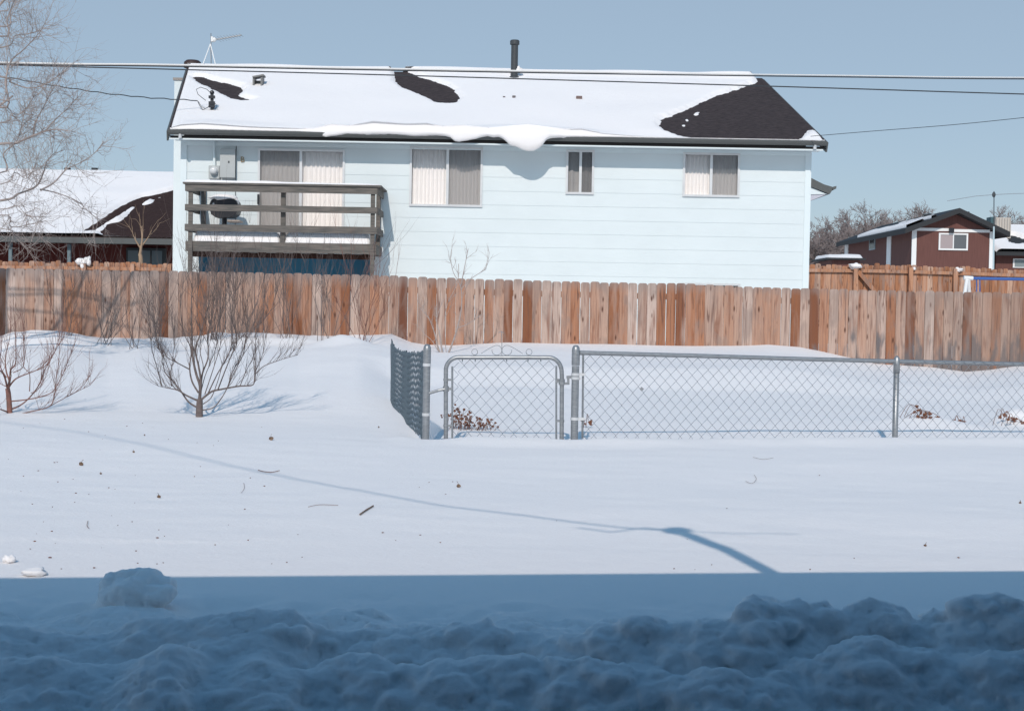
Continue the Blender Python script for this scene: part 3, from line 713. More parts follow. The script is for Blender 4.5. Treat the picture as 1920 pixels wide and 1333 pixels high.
# ------------------------------------------------------------ roof snow: one blanket, melted patches, cornice over the gutter
def inpoly(x, y, poly):
    c = False; n = len(poly); j = n-1
    for i in range(n):
        xi, yi = poly[i]; xj, yj = poly[j]
        if (yi > y) != (yj > y) and x < (xj-xi)*(y-yi)/(yj-yi)+xi: c = not c
        j = i
    return c
def pdist(x, y, poly):
    d = 1e9; n = len(poly)
    for i in range(n):
        x0, y0 = poly[i]; x1, y1 = poly[(i+1) % n]; dx, dy = x1-x0, y1-y0
        t = max(0, min(1, ((x-x0)*dx+(y-y0)*dy)/(dx*dx+dy*dy+1e-9)))
        d = min(d, math.hypot(x-x0-t*dx, y-y0-t*dy))
    return -d if inpoly(x, y, poly) else d
# patches given as photographed outlines, converted once to roof-plane metres
def plane_poly(poly, o, ex, ey, n):
    out = []
    for (x, y) in poly:
        p = PL(x, y, o, n) - o; out.append((p.dot(ex), p.dot(ey)))
    return out
def snow_sheet(name, o, ex, ey, n, width_fn, vmax, polys, islands, step, thick, label, extra=None, seed=3.):
    polys = [plane_poly(p, o + n*.05, ex, ey, n) for p in polys]; islands = [plane_poly(p, o + n*.05, ex, ey, n) for p in islands]
    nv = int(vmax/step)+1; u0_, u1_ = width_fn(0); nu = int((u1_-u0_)/step)+1
    vs_ = []
    for j in range(nv+1):
        v = vmax*j/nv; ua, ub = width_fn(v)
        for i in range(nu+1):
            u = lerp(ua, ub, i/nu)
            wob = .06*noise.noise(Vector((u*3, v*3, seed))) + .045*noise.noise(Vector((u*9, v*9, seed))) + .03*noise.noise(Vector((u*23, v*23, seed)))
            d = 9.
            for pl in polys: d = min(d, pdist(u, v, pl))
            d += wob*.7
            for pl in islands:
                d = max(d, -pdist(u, v, pl) + wob*.5)
            t = thick(u, v) * ss(-.02, .16, d) ** .7 if d > -.02 else 0
            h = t - .012 if d > -.02 else -.03
            e_ = min(i, nu-i)
            if e_ == 0: h = -.02
            elif e_ == 1: h *= .8
            vs_.append(o + ex*u + ey*v + n*h)
    W = nu+1
    mb = MB(); mb.add(vs_, [(j*W+i, j*W+i+1, (j+1)*W+i+1, (j+1)*W+i) for j in range(nv) for i in range(nu)])
    if extra: extra(mb)
    ob = mb.build(name, SNOW, None, smooth=True)
    return ob
o_ = Vector((eL, EY, ze)); ex = Vector((1,0,0)); rise = Vector((0, RY-EY, zr-ze)); VM = rise.length; ey = rise.normalized(); RNn = ex.cross(ey).normalized()
def wf(v): t = v/VM; return (lerp(0, rL-eL, t)+.03, lerp(eR-eL, rR-eL, t)-.03)
PATCH = [[(361,142),(375,141),(400,148),(430,155),(452,161),(455,166),(448,175),(452,179),(475,185),(455,187),(440,184),(400,166),(375,153)],
 [(737,122),(757,128),(785,142),(800,145),(835,157),(850,165),(860,180),(856,188),(840,191),(822,190),(790,175),(755,162),(742,150)],
 [(1417,140),(1450,142),(1490,190),(1534,243),(1513,240),(1508,250),(1495,258),(1440,261),(1360,259),(1280,252),(1250,243),(1237,233),(1240,222),(1290,202),(1345,176),(1385,164),(1420,152)]]
ISL = [[(1301,211),(1305,207),(1313,207),(1308,213),(1302,214)],[(1286,221),(1290,219),(1292,224),(1287,224)],[(1279,231),(1285,230),(1286,234),(1280,233)]]
LIP = [(316,0),(560,0),(585,2),(600,6),(612,9),(625,7),(650,4),(690,4),(730,3),(780,5),(815,3),(835,4),(845,6),(853,13),(862,14),(878,11),(893,8),(905,4),(915,3),(925,5),(935,4),(942,7),(950,13),(957,20),(968,22),(978,27),(990,30),(1001,29),(1011,24),(1018,17),(1024,8),(1032,5),(1045,3),(1080,3),(1110,4),(1130,1),(1150,0),(1550,0)]
TH = [(316,.05),(340,.13),(380,.17),(470,.11),(560,.09),(590,.10),(620,.19),(655,.17),(700,.27),(760,.23),(800,.25),(830,.19),(870,.22),(915,.17),(990,.26),(1060,.17),(1090,.19),(1130,.10),(1180,.06),(1240,.04),(1550,.04)]
TX = [(P(x, 255, EY).x - eL, t) for x, t in TH]; LX = [(P(x, 262, EY).x - eL, v/F*EY) for x, v in LIP]
def thick(u, v):
    t = .08 + .03*noise.noise(Vector((u*.6, v*.8, 5.)))
    e_ = interp(u, TX); vv = .55 + .3*noise.noise(Vector((u*.5, 7, 1)))
    t = lerp(e_, t, ss(.0, vv, v))
    t += ss(VM-.5, VM, v) * (.06 + .10*max(0, noise.noise(Vector((u*.45, 2, 9.)))))
    return t
def cornice(mb):
    n = 420; prof_n = 11; vs_ = []
    for i in range(n+1):
        u = lerp(.03, eR-eL-.03, i/n); lip = interp(u, LX) + .012*abs(noise.noise(Vector((u*6, 3, 3)))); t = interp(u, TX)
        lsm = sum(interp(u + dd_, LX) for dd_ in (-.5,-.35,-.2,-.1,0,.1,.2,.35,.5))/9; out = .02 + min(.16, lsm*1.1) + .25*t*ss(.05,.2,t)
        b0 = Vector((eL+u, EY, ze))
        top = b0 + RNn*(t-.012)
        zl = ze - .002 - lip
        pr = [top, b0 + Vector((0, -out*.35, top.z-ze - t*.10)), b0 + Vector((0, -out*.75, (top.z-ze)*.62)), b0 + Vector((0, -out, lerp(0, top.z-ze, .22))),
              Vector((eL+u, EY-out*1.03, lerp(zl, ze, .45))), Vector((eL+u, EY-out*.95, zl+.02)), Vector((eL+u, EY-out*.80, zl)),
              Vector((eL+u, EY-out*.55, zl+.02+lip*.1)), Vector((eL+u, EY-out*.35, lerp(zl, ze, .55))), Vector((eL+u, EY-.02, ze+.01)), Vector((eL+u, EY+.15, ze+.04))]
        vs_ += pr
    W = prof_n
    mb.add(vs_, [(i*W+j, (i)*W+j+1, (i+1)*W+j+1, (i+1)*W+j) for i in range(n) for j in range(W-1)])
def ridge_back(mb):
    n = 150; vs_ = []
    for i in range(n+1):
        u = lerp(0, 1, i/n); p = Vector((lerp(rL, rR, u), RY, zr)); uu = p.x - eL
        dark = 0
        t = thick(uu, VM)
        ph = proj(p)[0]
        if 736 < ph < 758 or ph > 1412: t = -.02
        q = o_ + ex*uu + rise + RNn*(t-.012)
        vs_ += [q, q + Vector((0, .12, -.02)), q + Vector((0, .5, -.3)) , p + Vector((0, 2.2, -1.0))]
    mb.add(vs_, [(i*4+j, i*4+j+1, (i+1)*4+j+1, (i+1)*4+j) for i in range(n) for j in range(3)])
sn = snow_sheet('roof_snow', o_, ex, ey, RNn, wf, VM, PATCH, ISL, .04, thick, '', extra=lambda m: (cornice(m), ridge_back(m)))
tag(sn, 'thick snow blanket with melted-out patches and a drooping lip on the blue house roof', 'snow')
# snow lump at the foot of the vent pipe
b_ = roof_hit(966, 146); mb = MB(); mb.blob((b_.x+.04, b_.y-.12, b_.z+.16), .12, .1, .10, 12, 8, .3, 4); mb.blob((b_.x-.06, b_.y-.1, b_.z+.12), .07, .07, .07, 12, 8, .3, 2)
tag(mb.build('snow_lump', SNOW, None, True), 'small crumbly snow lump at the foot of the tall black roof pipe', 'snow')

# ------------------------------------------------------------ balcony
BY = 28.75
bal = MB()
def bz(px, py): return P(px, py, BY).z
XA = P(351, 400, BY).x; XB = P(706, 400, BY).x
def level(y, ref=530): return P(ref, y, BY).z
zc = level(345.5)
rim_t, rim_b = level(455.5), level(474)
balcony = bpy.data.objects.new('balcony', None); COL.objects.link(balcony); balcony.parent = house; balcony.location = Vector((XA, BY, rim_b)) - house.location
def balb(mb, name, mat=DECKWOOD, smooth=False):
    o = mb.build(name, mat, None, smooth); o.parent = balcony; o.matrix_parent_inverse = Matrix.Translation(-Vector((XA, BY, rim_b))); return o
mb = MB(); mb.box((XA+.0, BY+.04, rim_t-.04), (XB, WY-.03, rim_t)); balb(mb, 'deck')
mb = MB()
mb.box((XA-.03, BY-.0, rim_b), (XB+.0, BY+.04, rim_t+.005)); mb.box((XA-.03, BY+.041, rim_b+.003), (XA+.01, WY-.03, rim_t)); mb.box((XB-.04, BY+.041, rim_b+.003), (XB-.001, WY-.03, rim_t)); balb(mb, 'rim_board')
mb = MB()
for i in range(10):
    x = lerp(XA+.3, XB-.3, i/9); mb.box((x-.02, BY+.045, rim_b+.012), (x+.02, WY-.04, rim_t-.041))
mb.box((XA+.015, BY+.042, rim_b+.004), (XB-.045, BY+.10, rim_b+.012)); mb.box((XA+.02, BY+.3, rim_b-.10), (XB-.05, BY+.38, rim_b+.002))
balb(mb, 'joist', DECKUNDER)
pw = .085
for (x0, zb_) in ((XA+.03, ZB-.3), (XB-.115, ZB-.3)):
    mb = MB(); mb.box((x0, BY-.041-.0, zb_), (x0+pw, BY-.003, zc-.02)); balb(mb, 'post')
    mb = MB(); mb.box((x0, WY-.13, rim_b), (x0+pw, WY-.045, zc-.02)); balb(mb, 'post')
xm = P(530, 400, BY).x
mb = MB(); mb.box((xm-.045, BY+.0425, rim_t), (xm+.045, BY+.12, zc-.03)); 
mb.box((xm-.045, BY-.0, level(436)), (xm+.045, BY+.04, rim_t+.004)); balb(mb, 'post')
for (ya, yb_) in ((348.5, 362), (386.5, 398.5), (423.5, 436.5)):
    za, zb_ = level(ya), level(yb_)
    mb = MB(); mb.box((XA-.03, BY-.08, zb_), (XB+.02, BY-.043, za)); balb(mb, 'rail')
    mb = MB(); mb.box((XA-.031, BY-.042, zb_+.003), (XA+.0, WY-.05, za-.002)); balb(mb, 'rail')
    mb = MB(); mb.box((XB+.0, BY-.042, zb_+.003), (XB+.03, WY-.05, za-.002)); balb(mb, 'rail')
mb = MB(); mb.box((XA-.07, BY-.11, zc-.035), (XB+.10, BY+.05, zc)); mb.box((XA-.068, BY+.051, zc-.034), (XA+.08, WY-.04, zc-.002)); mb.box((XB-.06, BY+.051, zc-.034), (XB+.098, WY-.04, zc-.002)); balb(mb, 'cap_rail')
def snow_pad(x0, x1, y0, y1, z0, h, nx=60, ny=8, seed=1., edge=.08, am=.25):
    vs_ = []
    for j in range(ny+1):
        for i in range(nx+1):
            x = lerp(x0, x1, i/nx); y = lerp(y0, y1, j/ny)
            ed = min(x-x0, x1-x, y-y0, y1-y); k = math.sqrt(max(0, 1-(1-min(1, ed/edge))**2))
            vs_.append((x, y, z0 + h*k*(1+am*noise.noise(Vector((x*1.3, y*2, seed))))))
    b0 = len(vs_); vs_ += [(x0,y0,z0),(x1,y0,z0),(x1,y1,z0),(x0,y1,z0)]
    mb = MB(); W = nx+1; mb.add(vs_, [(j*W+i, j*W+i+1, (j+1)*W+i+1, (j+1)*W+i) for j in range(ny) for i in range(nx)] + [(b0+3,b0+2,b0+1,b0)]); return mb
mb = snow_pad(XA-.06, XB+.09, BY-.10, BY+.045, zc+.001, .045, 90, 6, edge=.05, am=.8)
tag(mb.build('rail_snow', SNOW, None, True), 'thin strip of snow lying along the top rail of the balcony', 'snow')
mb = snow_pad(XA+.125, xm-.05, BY+.0, WY-.14, rim_t+.006, .22, 60, 16, edge=.10, am=.2, seed=4); mb2 = snow_pad(xm+.05, XB-.12, BY+.0, WY-.14, rim_t+.006, .22, 60, 16, edge=.10, am=.2, seed=4)
mb.add(mb2.v, mb2.f)
tag(mb.build('deck_snow', SNOW, None, True), 'deep snow covering the balcony floor behind the lowest rail', 'snow')
# barbecue
gy = 29.35
grill = thing('barbecue_grill', P(419, 452, gy), 'black barbecue grill with a snow cap at the left end of the balcony', 'grill')
mb = MB(); g2 = lambda x, y: P(x, y, gy-.2)
mb.prism([g2(391,388), g2(395,377), g2(400,373), g2(438,373), g2(443,377), g2(447,388)], (0,.42,0)); mb.build('lid', BLACK, grill)
mb = MB(); mb.prism([g2(391.5,389), g2(446.5,389), g2(443,402), g2(432,408), g2(404,408), g2(396,402)], (0,.42,0)); mb.build('firebox', BLACK, grill)
mb = MB(); mb.tube([P(421, 408, gy), P(420, 452, gy)], .05, 12); mb.lathe(P(420, 452, gy), [(.26,0),(.24,.03),(.06,.05)], 20); mb.build('pedestal', BLACK, grill)
mb = MB(); a_, b_ = g2(427,413), g2(450,417); mb.box((a_.x, gy-.25, b_.z), (b_.x, gy+.1, a_.z)); mb.build('side_shelf', newmat('shelf_wood', (.52,.42,.35), .7), grill)
mb = MB(); q = g2(400.5, 382.5); mb.blob((q.x, gy-.21, q.z), .022, .02, .022, 8, 6, 0); mb.build('gauge', WHITE, grill)
mb = MB(); c = P(419, 374, gy); mb.blob((c.x, gy, c.z+.02), .30, .22, .085, 20, 10, .12, 6.); mb.blob((c.x+.27, gy-.03, c.z-.10), .05, .15, .12, 12, 8, .1, 3)
tag(mb.build('grill_snow', SNOW, None, True), 'rounded cap of snow on the lid of the black barbecue grill', 'snow')

# ------------------------------------------------------------ board fence
def board_fence(x0, x1, Y, top_fn, pitch, wd, name, label, cat, mat, jit=.008, bot=-.4, rails_front=False, holes=True, seed=1, thk=.018):
    rnd = random.Random(seed)
    fe = thing(name, ((x0+x1)/2, Y, bot), label, cat)
    mb = MB(); x = x0; i = 0
    while x < x1:
        w2 = wd * rnd.uniform(.965, 1.03); zt = top_fn(x + wd/2) + rnd.gauss(0, jit); tw = rnd.gauss(0, .003)
        r = rnd.random()
        ear = w2*.22; lean = rnd.gauss(0, .002)
        pts = [(x, bot), (x+w2, bot), (x+w2+lean, zt-ear), (x+w2-ear*.35+lean, zt-ear*.3), (x+w2-ear+lean, zt), (x+ear+lean, zt), (x+ear*.35+lean, zt-ear*.3), (x+lean, zt-ear)]
        yo = rnd.uniform(-.003, .003)
        mb.prism([(a_, Y + yo + (a_-x-w2/2)*rnd.gauss(0,.02), b_) for a_, b_ in pts][::1], (0, thk, 0), r)
        x += pitch; i += 1
    mb.build('pickets', mat, fe)
    return fe
TOPS = [(-300,496),(0,503),(325,508.5),(560,513),(735,517),(740,518.5),(1000,526),(1270,532),(1500,540.5),(1700,546),(1920,548.5),(2300,556)]
TXZ = [(P(x, y, YF).x, P(x, y, YF).z) for x, y in TOPS]
fx0, fx1 = P(-420, 560, YF).x, P(2300, 560, YF).x
fence = board_fence(fx0, fx1, YF, lambda x: interp(x, TXZ), .1462, .1425, 'board_fence', 'long weathered cedar board fence standing in the snowdrift in front of the blue house', 'fence', CEDAR, jit=.006)
for hz in (.35, 1.22):
    mb = MB()
    pts = [(x, interp(x, TXZ) - 1.42 + hz) for x in np.linspace(fx0, fx1, 14)]
    for (xa, za), (xb, zb_) in zip(pts, pts[1:]): mb.bar((xa, YF+.045, za), (xb, YF+.045, zb_), .04, .09)
    mb.build('rail', CEDAR2, fence)
for x in np.arange(fx0+.5, fx1, 2.44):
    mb = MB(); mb.box((x, YF+.07, -.4), (x+.09, YF+.16, interp(x, TXZ)-.06)); mb.build('post', CEDAR2, fence)

# back fences either side of the blue house
BFY = 39.8
def back_fence(pxa, pxb, tops, posts, label, seed):
    tz = [(P(x, y, BFY).x, P(x, y, BFY).z) for x, y in tops]
    xa, xb = P(pxa, 500, BFY).x, P(pxb, 500, BFY).x
    fe = board_fence(xa, xb, BFY+.1, lambda x: interp(x, tz), .148, .144, 'back_fence', label, 'fence', CEDAR2, jit=.02, bot=0., seed=seed)
    mb = MB(); n = 8
    xs = np.linspace(xa, xb, n+1)
    for a_, b_ in zip(xs, xs[1:]): mb.bar((a_, BFY+.05, interp(a_, tz)-.17), (b_, BFY+.05, interp(b_, tz)-.17), .05, .09, .75)
    mb.build('rail', CEDAR2, fe); mb = MB()
    for a_, b_ in zip(xs, xs[1:]): mb.bar((a_, BFY+.05, interp(a_, tz)-1.4), (b_, BFY+.05, interp(b_, tz)-1.4), .05, .09, .5)
    mb.build('rail', CEDAR2, fe)
    for (px, ptop) in posts:
        q = P(px, ptop, BFY); mb = MB(); mb.box((q.x-.06, BFY-.09, 0), (q.x+.06, BFY+.02, q.z), .8); mb.build('post', CEDAR2, fe)
    return fe
bf = back_fence(1450, 2200, [(1450,495),(1605,496),(1700,498),(1800,501),(1920,505),(2200,512)], [(1604,499),(1707,502),(1791,504),(1990,508)], 'back yard fence of orange boards with posts and a brace, right of the blue house', 5)
mb = MB(); mb.bar(P(1609, 509, BFY-.02), P(1652, 560, BFY-.02), .05, .11, .3); mb.build('brace', CEDAR2, bf)
back_fence(-400, 345, [(-400,486),(150,491),(325,494)], [(158,494),(249,495),(318,496),(-100,488)], 'sunlit back fence just showing over the long fence, left of the blue house', 9)
def snowcap(px, py, Y, wpx, hpx, label, am=.25, sd_=1.):
    s_ = Y/F; c = P(px, py, Y); mb = MB(); mb.blob(c, wpx*s_/2, wpx*s_/2*.7, hpx*s_/2, 14, 9, am, sd_)
    return tag(mb.build('snow_clump', SNOW, None, True), label, 'snow', 'snow caps on the back fence posts')
snowcap(1604, 499, BFY-.03, 25, 11, 'broad snow cap on the braced post of the right back fence', .25, 2)
snowcap(1713, 504, BFY-.03, 9, 6, 'small snow cap on the second post of the right back fence', .25, 5)
snowcap(1797, 506, BFY-.05, 14, 7, 'slipping snow cap on the post behind the white swing frame', .4, 8)
mb = MB(); Yc = BFY-.05; s_ = Yc/F
mb.blob(P(152, 491, Yc), 10*s_, 5*s_, 6*s_, 14, 8, .3, 3); mb.blob(P(166, 490, Yc), 5*s_, 5*s_, 9*s_, 12, 8, .2, 5); mb.blob(P(163, 486, Yc), 7*s_, 4*s_, 4*s_, 12, 8, .2, 6); mb.blob(P(155, 499, Yc), 4*s_, 4*s_, 6*s_, 12, 8, .2, 7)
tag(mb.build('snow_clump', SNOW, None, True), 'ragged white snow cap on the fence post left of the blue house', 'snow', 'snow caps on the back fence posts')

# swing set
sw = thing('swing_set', P(1815, 560, 36.), 'swing frame with white legs and a blue top bar behind the board fence', 'swing set')
SY = 36.0
mb = MB(); mb.tube([P(1822, 522, SY), P(1930, 524, SY), P(2100, 527, SY)], .038, 10); mb.build('top_bar', BLUE, sw)
mb = MB(); mb.tube([P(1807, 521, SY), P(1824, 522, SY)], .055, 10)
mb.build('bracket', WHITE, sw)
for (a_, b_, dy) in ((1813, 1807, -.5), (1816, 1817, .3)):
    mb = MB(); mb.tube([P(a_, 523, SY), P(b_ - (4 if dy < 0 else -2), 590, SY+dy)], .045, 10); mb.build('leg', WHITE, sw)
for x in (1831, 1837):
    mb = MB(); mb.tube([P(x, 524, SY), P(x+.5, 570, SY)], .014, 6); mb.build('hanger', BLUE, sw)

# ------------------------------------------------------------ neighbours
# brown house on the right
NY = 80.
nh = thing('brown_house', (P(1786,500,NY).x, NY, 0), 'dark brown gabled house with white trim beyond the right back fence', 'house')
g0, g1 = P(1711, 470, NY).x, P(1860, 470, NY).x
za = P(1792, 402, NY).z; zeL = P(1711, 432, NY).z; NYB = 95.5
xa_ = P(1792, 402, NY).x
mb = MB()
mb.add([(g0,NY,-1),(g1,NY,-1),(g1,NY,zeL),(xa_,NY,za),(g0,NY,zeL),(g0,NYB,-1),(g1,NYB,-1),(g1,NYB,zeL),(xa_,NYB,za),(g0,NYB,zeL)],
       [(0,1,2,3,4),(9,8,7,6,5),(0,4,9,5),(1,6,7,2)]); mb.build('wall', MAROON, nh)
sl = (za-zeL)/(xa_-g0); sr = (za-zeL)/(g1-xa_); ov = P(1711,0,NY).x-P(1690,0,NY).x; ov = .62
YA, YB_ = NY-.7, NYB+.7; tk = .28
L_ = Vector((g0-ov*1.0, 0, zeL - ov*sl)); R_ = Vector((g1+ov*1.2, 0, zeL - ov*1.2*sr)); A_ = Vector((xa_, 0, za))
mb = MB(); vs_ = []
for y in (YA, YB_):
    for p in (L_, A_, R_): vs_ += [(p.x, y, p.z+.02), (p.x, y, p.z+tk+.02)]
mb.add(vs_, [(0,2,3,1),(2,4,5,3),(6,7,9,8),(8,9,11,10),(1,3,9,7),(3,5,11,9),(0,6,8,2),(2,8,10,4),(0,1,7,6),(4,10,11,5)])
rfn = mb.build('roof', DARKROOF, nh)
n_ = Vector((-(za-zeL), 0, xa_-g0)).normalized()
mb = MB()   # snow strip along the left eave slope
ey2 = Vector((0,1,0)); dn = Vector((A_.x-L_.x, 0, A_.z-L_.z)); vs_ = []
for (y0, y1, t0, t1) in ((YA+.6, YB_-5, .07, .42), (YA+.25, YA+7, .5, .62)):
    N_ = 20; b0 = len(mb.v); vv = []
    for i in range(N_+1):
        y = lerp(y0, y1, i/N_); 
        for t in (t0, t0+.02, (t0+t1)/2, t1-.03 - .05*noise.noise(Vector((i*.4, 1, 2))), t1):
            p = Vector((L_.x, y, L_.z+tk+.02)) + dn*t; h = 0 if t in (t0, t1) else .14
            vv.append(p + n_*h)
    mb.add(vv, [(i*5+j, i*5+j+1, (i+1)*5+j+1, (i+1)*5+j) for i in range(N_) for j in range(4)])
tag(mb.build('roof_snow', SNOW, None, True), 'narrow snow strip on the left slope of the brown gabled house', 'snow')
mb = MB(); mb.box((g0-.06, NY-.05, -1), (g0+.20, NY-.003, zeL+.1)); mb.build('corner_board', WHITE, nh); mb = MB(); mb.box((g1-.16, NY-.05, -1), (g1+.06, NY-.003, zeL)); mb.build('corner_board', WHITE, nh)
mb = MB(); mb.box((g0+.201, NY-.045, zeL-.02), (P(1779,0+433,NY).x, NY-.004, zeL+.14)); mb.box((P(1787,433,NY).x, NY-.045, zeL-.06), (g1-.161, NY-.004, zeL+.1))
mb.build('band_board', WHITE, nh)
for yy in (84.5, 95.3): mb = MB(); mb.box((g0-.05, yy, -1), (g0-.003, yy+.9, zeL-.05)); mb.build('corner_board', WHITE, nh)
q = P(1783, 433, NY); mb = MB(); mb.box((q.x-.14, NY-.2, q.z-.12), (q.x+.12, NY-.052, q.z+.15)); mb.build('lamp', BLACK, nh)
a_, b_ = P(1760, 437, NY), P(1814, 470, NY); xm_ = (a_.x+b_.x)/2
mb = MB(); t = .09
mb.box((a_.x, NY-.07, a_.z-t), (b_.x, NY-.001, a_.z)); mb.box((a_.x, NY-.07, b_.z), (b_.x, NY-.001, b_.z+t)); mb.box((a_.x+.001, NY-.069, b_.z+t), (a_.x+t, NY-.002, a_.z-t)); mb.box((b_.x-t, NY-.069, b_.z+t), (b_.x-.001, NY-.002, a_.z-t)); mb.box((xm_-.03, NY-.06, b_.z+t), (xm_+.03, NY-.003, a_.z-t))
wn = mb.build('window', WHITE, nh)
mb = MB(); mb.box((a_.x+t, NY-.03, b_.z+t), (xm_-.03, NY-.004, a_.z-t)); mb.build('curtain', newmat('pinkish_curtain', (.36,.30,.30), .7), wn)
mb = MB(); mb.box((xm_+.03, NY-.028, b_.z+t), (b_.x-t, NY-.004, a_.z-t)); mb.build('pane', newmat('dark_pane', (.12,.13,.14), .2), wn)
mb = MB(); mb.box((g0-.06, 88.2, P(1662,468,88).z), (g0-.002, 89.6, P(1662,444,88).z)); wn2 = mb.build('window', newmat('side_frame', (.3,.36,.38), .5), nh)
mb = MB(); mb.box((g0-.07, 88.35, P(1662,466,88).z), (g0-.061, 89.45, P(1662,446,88).z)); mb.build('pane', newmat('side_pane', (.05,.05,.055), .2), wn2)
q = P(1811, 404, NY+1); mb = MB(); mb.lathe((q.x, NY+1, q.z-.6), [(.10,-.5),(.10,.55),(.2,.62),(.2,.8)], 12); mb.build('chimney_pipe', BLACKPIPE, nh)
q = P(1752, 402, NY+2); mb = MB(); mb.blob((q.x, NY+3, q.z-.05), .35, .3, .16, 10, 6, .2, 2); mb.build('roof_vent', BLACKPIPE, nh)
# low snowy house at the far right, with a cooler on its roof
LY = 84.
lh = thing('low_house', (P(1950,500,LY).x, LY, 0), 'low brown house with a patchy snowy roof at the far right edge', 'house')
xa0 = P(1864, 480, LY).x; xb0 = P(2300, 480, LY).x; zE = P(1900, 474, LY).z; zR = P(1900, 427, LY+4.5).z
mb = MB(); mb.box((xa0+.1, LY, -1), (xb0, LY+9, zE-.05)); mb.build('wall', MAROON, lh)
mb = MB(); mb.add([(xa0-.1,LY-.6,zE),(xb0+.4,LY-.6,zE),(xb0+.4,LY+4.5,zR),(xa0-.1,LY+4.5,zR),(xa0-.1,LY+10,zE),(xb0+.4,LY+10,zE),
  (xa0-.1,LY-.6,zE-.2),(xb0+.4,LY-.6,zE-.2),(xb0+.4,LY+4.5,zR-.2),(xa0-.1,LY+4.5,zR-.2),(xa0-.1,LY+10,zE-.2),(xb0+.4,LY+10,zE-.2)],
  [(0,1,2,3),(3,2,5,4),(9,8,7,6),(10,11,8,9),(1,0,6,7),(0,3,9,6),(3,4,10,9),(2,1,7,8),(5,2,8,11),(4,5,11,10)]); mb.build('roof', DARKROOF, lh)
o2 = Vector((xa0-.1, LY-.6, zE)); r2_ = Vector((0, 5.1, zR-zE)); vm2 = r2_.length; e2 = r2_.normalized(); n2_ = Vector((1,0,0)).cross(e2).normalized()
s2 = snow_sheet('roof_snow', o2, Vector((1,0,0)), e2, n2_, lambda v: (0, xb0+.4-xa0+.1), vm2, [[(1884,440),(1900,440),(1925,448),(1990,452),(1990,456),(1925,458),(1905,460),(1893,456),(1888,448)]], [], .16, lambda u, v: .22, '', seed=8)
tag(s2, 'wavy snow with a bare dark band on the low house roof at the right edge', 'snow')
a_, b_ = P(1899, 485, LY), P(1945, 503, LY)
mb = MB(); mb.box((a_.x, LY-.06, b_.z), (b_.x, LY-.001, a_.z)); wn = mb.build('window', WHITE, lh)
a2, b2 = P(1902, 487, LY), P(1926, 501, LY); mb = MB(); mb.box((a2.x, LY-.07, b2.z), (b2.x, LY-.061, a2.z)); mb.build('pane', newmat('pane_grey', (.22,.26,.27), .2), wn)
cl = thing('roof_cooler', P(1877, 440, LY+3), 'beige louvred cooler box on the roof beside the brown gabled house', 'cooler')
a_, b_ = P(1867, 408, LY+2.2), P(1895, 441, LY+2.2)
mb = MB(); mb.box((a_.x, LY+2.2, b_.z-.3), (b_.x, LY+3.2, a_.z)); mb.build('housing', newmat('beige_metal', (.50,.45,.40), .6), cl)
mb = MB()
for i in range(6): x = lerp(a_.x+.06, b_.x-.06, i/5); mb.box((x-.02, LY+2.165, b_.z+.05), (x+.02, LY+2.199, a_.z-.06))
mb.build('louvre', newmat('louvre_grey', (.33,.31,.29), .6), cl)
a_, b_ = P(1858, 407, LY+2.6), P(1866.5, 422, LY+2.6); mb = MB(); mb.box((a_.x, LY+2.6, b_.z), (b_.x, LY+3.4, a_.z)); mb.build('duct', newmat('duct_teal', (.06,.12,.14), .5), cl)
an = thing('antenna_pole', P(1862, 500, 62), 'tall thin antenna pole with drooping arms at the right', 'antenna')
mb = MB(); mb.tube([P(1862, 560, 62), P(1863.5, 425, 62)], .035, 8); mb.build('pole', newmat('pale_pole', (.45,.55,.58), .5), an)
mb = MB(); mb.tube([P(1863.5, 425, 62), P(1863.8, 359, 62)], .02, 6); mb.build('mast', BLACKPIPE, an)
mb = MB(); mb.tube([P(x, y, 62) for x, y in ((1776,377),(1800,373),(1830,368),(1863,365.5),(1900,363.5),(1960,362))], .013, 5); mb.build('arm', GALV2, an)
mb = MB(); q = P(1863.5, 365.5, 62); mb.blob(q, .08, .08, .12, 8, 6, 0); mb.build('hub', BLACKPIPE, an)

# low flat-roofed shed
sh = thing('garden_shed', P(1560, 500, 70), 'low dark shed with snow on its roof left of the brown house', 'shed')
a_, b_ = P(1548, 480, 70), P(1582, 484, 70)
mb = MB(); mb.box((a_.x+.3, 70, -1), (b_.x+.8, 73, b_.z-.1)); mb.build('wall', MAROON, sh)
mb = MB(); mb.box((a_.x, 69.7, b_.z-.09), (b_.x+1, 73.3, b_.z)); mb.build('roof', DARKROOF, sh)
mb = snow_pad(a_.x+.05, b_.x+.95, 69.75, 73.2, b_.z+.001, .18, 20, 8, edge=.2); mb.build('roof_cover', SNOW, sh, True)

# red house on the left
RYH = 46.
rh = thing('red_house', (P(0,500,RYH).x, RYH, 0), 'dark red single-storey house under a broad snowy roof on the left', 'house')
x0 = P(-900, 450, RYH).x; x1 = P(420, 450, RYH).x
zE = P(160, 444.5, RYH-.8).z; RRY = 52.; zR = P(160, 325, RRY).z
mb = MB(); mb.box((x0, RYH+1.2, -1), (x1, RYH+11, zE-.1)); mb.build('wall', newmat('oxblood_siding', (.10,.022,.018), .8), rh)
mb = MB(); vs_ = []
for dz in (0, -.22): vs_ += [(x0-.3,RYH-.8,zE+dz),(x1+.3,RYH-.8,zE+dz),(x1+.3,RRY,zR+dz),(x0-.3,RRY,zR+dz),(x0-.3,RRY+6.8,zE+dz),(x1+.3,RRY+6.8,zE+dz)]
mb.add(vs_, [(0,1,2,3),(3,2,5,4),(9,8,7,6),(10,11,8,9),(1,0,6,7),(0,3,9,6),(3,4,10,9),(2,1,7,8),(5,2,8,11),(4,5,11,10)]); mb.build('roof', SHINGLE2, rh)
